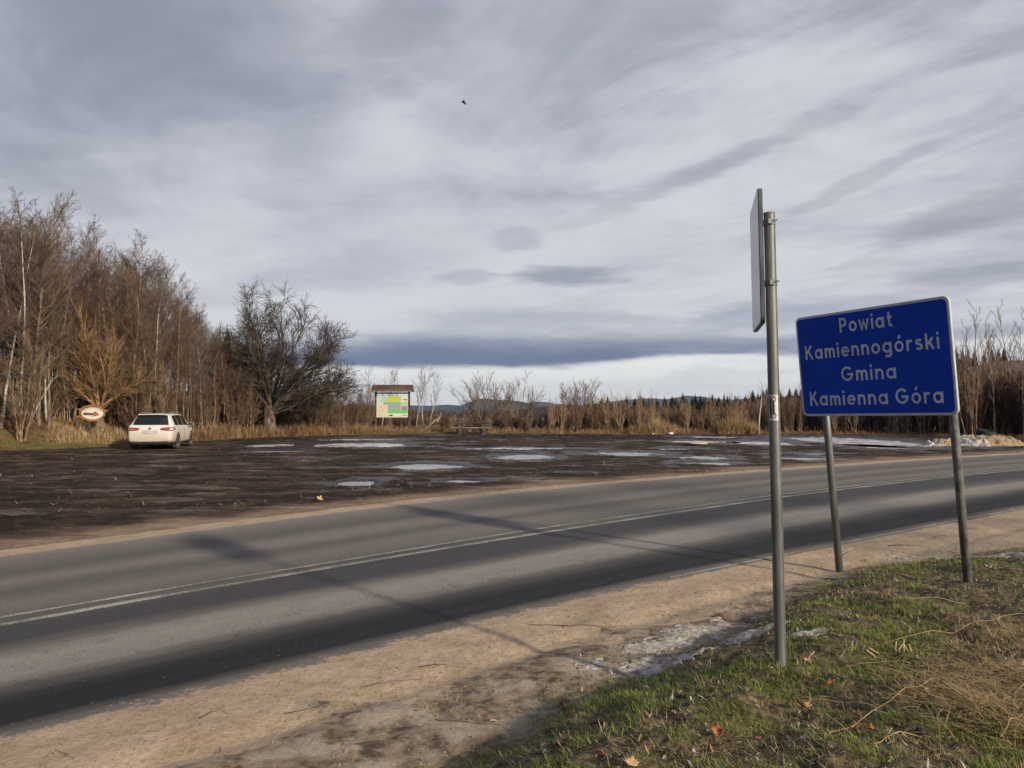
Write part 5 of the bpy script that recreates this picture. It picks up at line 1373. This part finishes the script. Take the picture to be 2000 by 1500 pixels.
def stalks():
    rng = np.random.RandomState(14)
    mS = noisy('dry_stalk', (.26, .165, .08), (.50, .36, .19), 9, .8); mT = noisy('grey_twig', (.05, .035, .026), (.17, .125, .09), 9, .9)
    G1, G2 = 'long dry stalks lying in the grass', 'dark twigs lying on the sandy shoulder'
    def lay(name, a, b, r, m, label, cat, group, lift=.03, bow=.03):
        ax, ay = gw(*a); bx, by = gw(*b); P = []
        n = 9; off = rng.normal(0, 1, 3)
        for i in range(n + 1):
            t = i / n; x = ax + (bx - ax) * t; y = ay + (by - ay) * t; s = math.sin(math.pi * t)
            x += (by - ay) * bow * s * off[0] + .005 * rng.normal(); y += .005 * rng.normal(); y += -(bx - ax) * bow * s * off[0]
            P.append((x, y, zat(x, y) + lift * (.4 + s) + r))
        o = empty(name, P[0]); bpy.data.objects.remove(o)
        me = tubes(name, [(np.array(P) - np.array(P[0]), np.linspace(r, r * .45, n + 1), 1)], m, 'mesh'); o = link(name, me, None); o.location = P[0]
        tag(o, label, cat, group)
    for a, b, r, l in (((1610, 1430), (1860, 1310), .005, 'long straw stalk running up from below the two orange leaves'), ((1890, 1385), (2030, 1300), .006, 'thick orange stalk entering from the right edge of the grass'),
                       ((1720, 1252), (2020, 1192), .0045, 'longest thin stalk slanting up towards the leaning sign post'), ((1540, 1374), (1700, 1376), .003, 'level pale straw beside the big torn leaf'),
                       ((1945, 1440), (2030, 1370), .0055, 'thick tan stalk in the lower right corner'), ((1700, 1454), (1790, 1440), .005, 'short double-thick straw left of the white stick end'),
                       ((1930, 1340), (2010, 1450), .0025, 'thin bent stalk hanging over the corner tussock'), ((1815, 1360), (1822, 1480), .0028, 'thin straw standing nearly upright in the lower right'), ((1640, 1300), (1780, 1290), .003, 'thin dark-bottomed straw right of the pale crescent leaf'),
                       ((1760, 1170), (1880, 1180), .006, 'straight broken cane near the foot of the leaning post')):
        lay('dry_stalk', a, b, r * .6, mS, l, 'stalk', G1)
    for a, b, r, l in (((1035, 1218), (1200, 1222), .006, 'long dark twig on the sand, nearest the road edge'), ((820, 1298), (875, 1293), .007, 'short dark twig at the middle of the shoulder'), ((715, 1335), (830, 1320), .004, 'thin wavy twig left of the dirt patch'),
                       ((1730, 1065), (1812, 1068), .007, 'straight stick on the sand right of the left sign post'), ((1640, 1085), (1700, 1066), .004, 'crooked twig by the foot of the left sign post'), ((1818, 1050), (1845, 1044), .006, 'curled twig right of the blue sign posts'),
                       ((1880, 1032), (1900, 1032), .007, 'short stick near the road edge at the right'), ((560, 1387), (650, 1370), .005, 'brown twig along the tyre track'), ((700, 1445), (790, 1438), .006, 'pale twig in the dirt near the bottom edge'),
                       ((400, 1395), (445, 1380), .004, 'small twig on the sand at the left'), ((850, 1398), (980, 1408), .005, 'dark root-like twig at the edge of the grass'), ((120, 1455), (160, 1475), .003, 'fine twig at the lower left corner')):
        lay('twig', a, b, r * .62, mT, l, 'twig', G2, lift=.004, bow=.05)
stalks()
def leaves():
    rng = np.random.RandomState(5)
    mats = [noisy('orange_leaf', (.30, .105, .035), (.48, .20, .085), 18, .7, bump=.002), noisy('tan_leaf', (.38, .24, .12), (.60, .43, .25), 14, .75, bump=.002), noisy('dark_leaf', (.10, .055, .03), (.24, .13, .07), 16, .8, bump=.002), noisy('pale_leaf', (.42, .37, .30), (.62, .57, .50), 14, .8)]
    def leaf(px, py, s, k, label, kind=0, tilt=.5):
        x, y = gw(px, py); mb = MB(); n = 28; R_ = []
        lob = rng.uniform(0, 6.3)
        for i in range(n):
            a = 2 * math.pi * i / n; r = s * ((.74 + .26 * abs(math.sin(a * 2.5 + 1.2))) * (1 + .10 * math.sin(9 * a + lob)) if kind == 0 else (.42 + .58 * abs(math.cos(a)) ** 1.2)); R_.append((r * math.cos(a), r * math.sin(a) * (.75 if kind == 0 else .55)))
        c1 = rng.uniform(-.6, .9); c2 = rng.uniform(.4, 1.3)
        zf = lambda u, v: c1 * u * u / s + c2 * v * v / s + rng.normal(0, .02) * s
        vs = [(0, 0, 0)] + [(u * .55, v * .55, zf(u * .55, v * .55)) for u, v in R_] + [(u, v, zf(u, v)) for u, v in R_]
        vs += [(u, v, z - .0012) for u, v, z in vs]
        m_ = 2 * n + 1; f = [(0, 1 + i, 1 + (i + 1) % n) for i in range(n)] + [(1 + i, n + 1 + i, n + 1 + (i + 1) % n, 1 + (i + 1) % n) for i in range(n)]
        f += [tuple(m_ + j for j in reversed(q)) for q in f] + [(n + 1 + i, n + 1 + i + m_, n + 1 + (i + 1) % n + m_, n + 1 + (i + 1) % n) for i in range(n)]
        mb.add(vs, f); mb.tube([(-s * .7, 0, .0), (-s * 1.25, .1 * s, .01)], .0016, 5)
        o = mb.build('fallen_leaf', mats[k], None, smooth=True, norm=False); o.location = (x, y, zat(x, y) + s * .35 + .012); o.rotation_euler = (rng.uniform(-tilt, tilt) + .35, rng.uniform(-tilt, tilt), rng.uniform(0, 6.3)); tag(o, label, 'leaf', 'fallen leaves on the near grass')
    for px, py, s, k, l, kd in ((1563, 1385, .046, 1, 'large torn tan leaf right of the steel pole foot', 0), (1397, 1432, .036, 0, 'orange-brown leaf beside the dark hollow at the bottom', 0), (1360, 1433, .014, 1, 'small bright orange leaf left of the orange-brown leaf', 1),
            (1471, 1441, .018, 0, 'small rust leaf right of the dark hollow', 0), (1616, 1336, .022, 0, 'folded rust leaf below right of the pole foot', 0), (1762, 1341, .030, 1, 'pale crescent-shaped leaf in the right grass', 1), (1808, 1351, .032, 1, 'tan curled leaf just right of the crescent leaf', 0),
            (1824, 1340, .022, 0, 'rust leaf touching the tan curled leaf', 0), (1660, 1419, .028, 0, 'orange leaf at the end of the long straw', 0), (1690, 1424, .020, 0, 'second orange leaf at the end of the long straw', 0), (1640, 1387, .028, 2, 'dark brown folded leaf left of the level straw', 1),
            (1722, 1484, .036, 2, 'brown flat leaf at the bottom edge', 1), (1940, 1208, .032, 0, 'rust leaf under the longest stalk', 0), (1992, 1300, .028, 1, 'orange curled leaf at the right edge', 0), (1926, 1112, .045, 3, 'pale folded leaf right of the leaning post foot', 0),
            (1550, 1290, .030, 2, 'brown leaf close to the steel pole foot', 0), (1570, 1297, .026, 1, 'tan leaf second to the right of the steel pole foot', 0), (1303, 1201, .018, 0, 'small rust leaf on the shoulder edge', 0), (1105, 1390, .030, 2, 'brown leaf in the dark hollow left of the grass', 1),
            (965, 1405, .024, 1, 'tan leaf tip at the left end of the grass', 1), (1100, 1375, .03, 0, 'rust leaf in the left grass tufts', 0), (1880, 1318, .04, 1, 'tan leaf lying in the straw heap', 1), (1870, 1433, .05, 2, 'long dark leaf low in the right corner', 1),
            (1325, 1470, .030, 2, 'curled brown leaf below the bright orange leaf', 0), (1530, 1491, .022, 3, 'greyish leaf at the bottom edge', 1), (1230, 1490, .03, 1, 'tan leaf at the bottom edge left of the tussocks', 0), (1060, 1458, .012, 3, 'tiny white pebble-like leaf', 1), (1170, 1470, .026, 0, 'rust leaf in the bottom left grass', 0)):
        leaf(px, py, s, k, l, kd)
    # yellow maple leaf on the far shoulder
    x, y = gw(626, 979); mb = MB(); R_ = []
    for i in range(30):
        a = 2 * math.pi * i / 30; r = .066 * (.45 + .55 * abs(math.cos(a * 2.5)) ** 1.5); R_.append((r * math.cos(a), r * math.sin(a)))
    mb.add([(0, 0, 0)] + [(u, v, abs(v) * .6) for u, v in R_] + [(0, 0, -.002)] + [(u, v, abs(v) * .6 - .002) for u, v in R_], [(0, 1 + i, 1 + (i + 1) % 30) for i in range(30)] + [(31, 32 + (i + 1) % 30, 32 + i) for i in range(30)])
    o = mb.build('fallen_leaf', mat('yellow_leaf', (.46, .34, .15), .7), None); o.location = (x, y, zat(x, y) + .05); o.rotation_euler = (.7, .2, .4); tag(o, 'large yellow maple leaf on the bare ground across the road', 'leaf')
leaves()
def cut_stems():
    mS = noisy('cut_stem', (.40, .30, .17), (.62, .50, .32), 12, .8); rng = np.random.RandomState(3)
    for i, (px, py, n, l) in enumerate(((1755, 1272, 6, 'tuft of cut pale stems standing in the right grass'), (1715, 1280, 3, 'leaning cut stems left of the cut stem tuft'), (1568, 1290, 2, 'cut brown stem right of the steel pole foot'))):
        x, y = gw(px, py); pol = []
        for k in range(n):
            b = np.array([rng.normal(0, .022), rng.normal(0, .015), -.02]); h = rng.uniform(.05, .10)
            pol.append((np.array([b, b + [rng.normal(0, .01) - .02 * (i == 1), 0, h * .5], b + [rng.normal(0, .02) - .05 * (i == 1), 0, h]]), np.array([.0065, .006, .005]), 1))
        o = link('cut_stems', tubes('cut_stems', pol, mS, 'mesh'), None); o.location = (x, y, zat(x, y)); tag(o, l, 'plant')
cut_stems()
def verge_grass():
    rs = np.random.RandomState(77); X = []; Y = []; Hh = []; Cc = []
    def strip(px0, px1, n, d0, d1, h0, h1, c0, c1, hump=False):
        px = rs.uniform(px0, px1, n)
        e = np.interp(px, [-300, 0, 100, 240, 380, 500, 700, 900, 1200, 1500, 1750, 1870, 2000, 2200], [25, 31.5, 32.3, 35, 40.5, 45.5, 50.5, 52.5, 51, 51.8, 50, 46.5, 43.5, 41])
        d = e + rs.uniform(d0, d1, n); x = (px - 1000) / 1500 * d; k = fbm(x * 1.3, d * 1.3, 3)
        q = rs.rand(n) < sst(k, .32, .6); X.append(x[q]); Y.append(d[q]); pf = (np.sin(np.pi * (px - px0) / (px1 - px0)) ** .6 * (.45 + 1.1 * fbm(px * .09, px * 0 + h1, 3))) if hump else np.ones(n); Hh.append((rs.uniform(h0, h1, n) * pf)[q] * (.5 + k[q])); Cc.append(lerp3(c0, c1, rs.rand(n))[q])
    O0, O1 = (.19, .118, .06), (.43, .29, .155); Y0, Y1 = (.30, .205, .10), (.58, .43, .24); B0, B1 = (.14, .08, .04), (.34, .21, .10); E0, E1 = (.10, .09, .03), (.25, .22, .08)
    strip(-150, 260, 9000, 2.4, 6.5, .12, .35, B0, B1); strip(-150, 235, 9000, .1, 2.4, .03, .09, E0, E1); strip(90, 250, 3500, 1.0, 3, .15, .55, Y0, Y1)
    strip(260, 420, 5000, .2, 2.5, .12, .45, B0, B1); strip(400, 715, 12000, .3, 3, .18, .85, O0, O1); strip(560, 900, 9000, .0, 3, .04, .14, E0, E1)
    strip(715, 900, 6000, 2, 6, .15, .5, B0, O1); strip(955, 1230, 9000, .3, 3.5, .1, .5, O0, O1); strip(1215, 1335, 6000, .4, 2.2, .3, 1.15, Y0, Y1, True); strip(1320, 1400, 3000, .2, 1.8, .1, .45, O0, O1)
    strip(1380, 1485, 6500, .4, 2.2, .4, 1.5, Y0, Y1, True); strip(1475, 2150, 14000, .0, 2.5, .06, .30, B0, B1)
    x, y, h, c = np.concatenate(X), np.concatenate(Y), np.concatenate(Hh), np.concatenate(Cc); n = len(x)
    blades('dry_grass', x, y, height(x, y)[0] - .01, h, rs.uniform(.010, .022, n), rs.uniform(0, 6.28, n), rs.uniform(.05, .55, n), rs.uniform(.1, .8, n), c)
verge_grass()
def lot_debris():
    rs = np.random.RandomState(6); N = 9000
    d = 1 / rs.uniform(1 / 52., 1 / 12., N); a = rs.uniform(-.75, .72, N); x = a * d; y = d
    z, sn, sf, lt, gr, wet = height(x, y); k = fbm(x * .35, y * .5, 4)
    keep = (sf > .15) & (lt < -.1) & (rs.rand(N) < sst(k, .42, .62) * .9 + .08) & (wet < .5)
    x, y, z = x[keep], y[keep], z[keep]; n = len(x)
    c = np.where((rs.rand(n) < .45)[:, None], lerp3((.03, .02, .014), (.09, .06, .045), rs.rand(n)), lerp3((.14, .10, .07), (.42, .32, .22), rs.rand(n) ** 2))
    blades('debris', x, y, z - .003, rs.uniform(.03, .17, n), rs.uniform(.006, .03, n) * np.clip(y / 20, .5, 1.5), rs.uniform(0, 6.28, n), rs.uniform(1.0, 1.5, n), rs.uniform(-.2, .3, n), c)
    # small clods, bits of bark and pebbles on the near sand and road edge
    N = 14000; d = np.exp(rs.uniform(np.log(2.8), np.log(14), N)); a = rs.uniform(-.8, .75, N); x = a * d; y = d
    z, sn, sf, lt, gr, wet = height(x, y)
    k = (sn < .12) & (sn > -2.4) & (rs.rand(N) < np.where(sn > -.1, .25, .10 + .85 * sst(fbm(x * 2, y * 2, 4), .5, .62) + .9 * sst(x, 3.6, 5.5) * sst(-sn, .8, 1.5)))
    x, y, z, d = x[k], y[k], np.maximum(z[k], np.where(sn[k] > -.02, .004, -1)), d[k]; n = len(x)
    c = np.where((rs.rand(n) < .6)[:, None], lerp3((.04, .028, .02), (.16, .11, .07), rs.rand(n)), lerp3((.30, .24, .17), (.62, .52, .40), rs.rand(n)))
    blades('debris', x, y, z + .001, rs.uniform(.006, .035, n), rs.uniform(.002, .007, n) * np.clip(d / 5, .8, 2), rs.uniform(0, 6.28, n), rs.uniform(1.1, 1.5, n), rs.uniform(-.1, .2, n), c)
lot_debris()
def near_litter():
    rs = np.random.RandomState(66); N = 26000
    d = np.exp(rs.uniform(np.log(2.7), np.log(13), N)); a = rs.uniform(-.6, .85, N); x = a * d; y = d
    z, sn, sf, lt, gr, wet = height(x, y); ins = -gr
    k = (sn < -.5) & (rs.rand(N) < (.10 + .8 * sst(fbm(x * 2.4 + 9, y * 2.4, 4, .6), .46, .6)) * sst(ins + (fbm(x, y, 3) - .5), -.7, .0))
    x, y, z, d = x[k], y[k], z[k], d[k]; n = len(x); t = rs.rand(n); q = rs.rand(n)
    c = np.where((q < .45)[:, None], lerp3((.03, .02, .014), (.13, .08, .05), t), np.where((q < .8)[:, None], lerp3((.24, .13, .06), (.48, .31, .17), t), lerp3((.45, .38, .28), (.70, .62, .48), t)))
    blades('leaf_litter', x, y, z + .002, rs.uniform(.010, .045, n), rs.uniform(.003, .012, n), rs.uniform(0, 6.28, n), rs.uniform(.9, 1.55, n), rs.uniform(-.5, .8, n), c)
near_litter()

# ------------------------------------------------------------------ haze
def haze():
    mb = MB(); mb.box((0, 2400, 65), (13000, 8400, 240))
    o = mb.build('haze', None); m = bpy.data.materials.new('haze_air'); m.use_nodes = True; nt = m.node_tree; nt.nodes.clear()
    out = nt.nodes.new('ShaderNodeOutputMaterial'); v = nt.nodes.new('ShaderNodeVolumePrincipled'); v.inputs['Color'].default_value = (.42, .60, .95, 1); v.inputs['Density'].default_value = .00008; v.inputs['Anisotropy'].default_value = .1
    nt.links.new(v.outputs[0], out.inputs['Volume']); o.data.materials.append(m); o['kind'] = 'stuff'
haze()

# ------------------------------------------------------------------ labels: neighbours that would share one are told apart by their order
def order_labels():
    words = 'first second third fourth fifth sixth seventh eighth ninth tenth eleventh twelfth'.split()
    D = {}
    for o in S.objects:
        if o.parent is None and o.get('label') and ('front' in o['label'] or 'undergrowth' in o['label'] or 'sapling' in o['label'] or 'low bare' in o['label'] or 'young bare' in o['label'] or 'middle rows' in o['label']): D.setdefault(o['label'], []).append(o)
    for lab, L in D.items():
        if 1 < len(L) <= 12 and len(lab.split()) <= 13:
            L.sort(key=lambda o: o.location.x / max(o.location.y, 1))
            for i, o in enumerate(L): o['label'] = lab + ', ' + words[i] + ' from left'
order_labels()
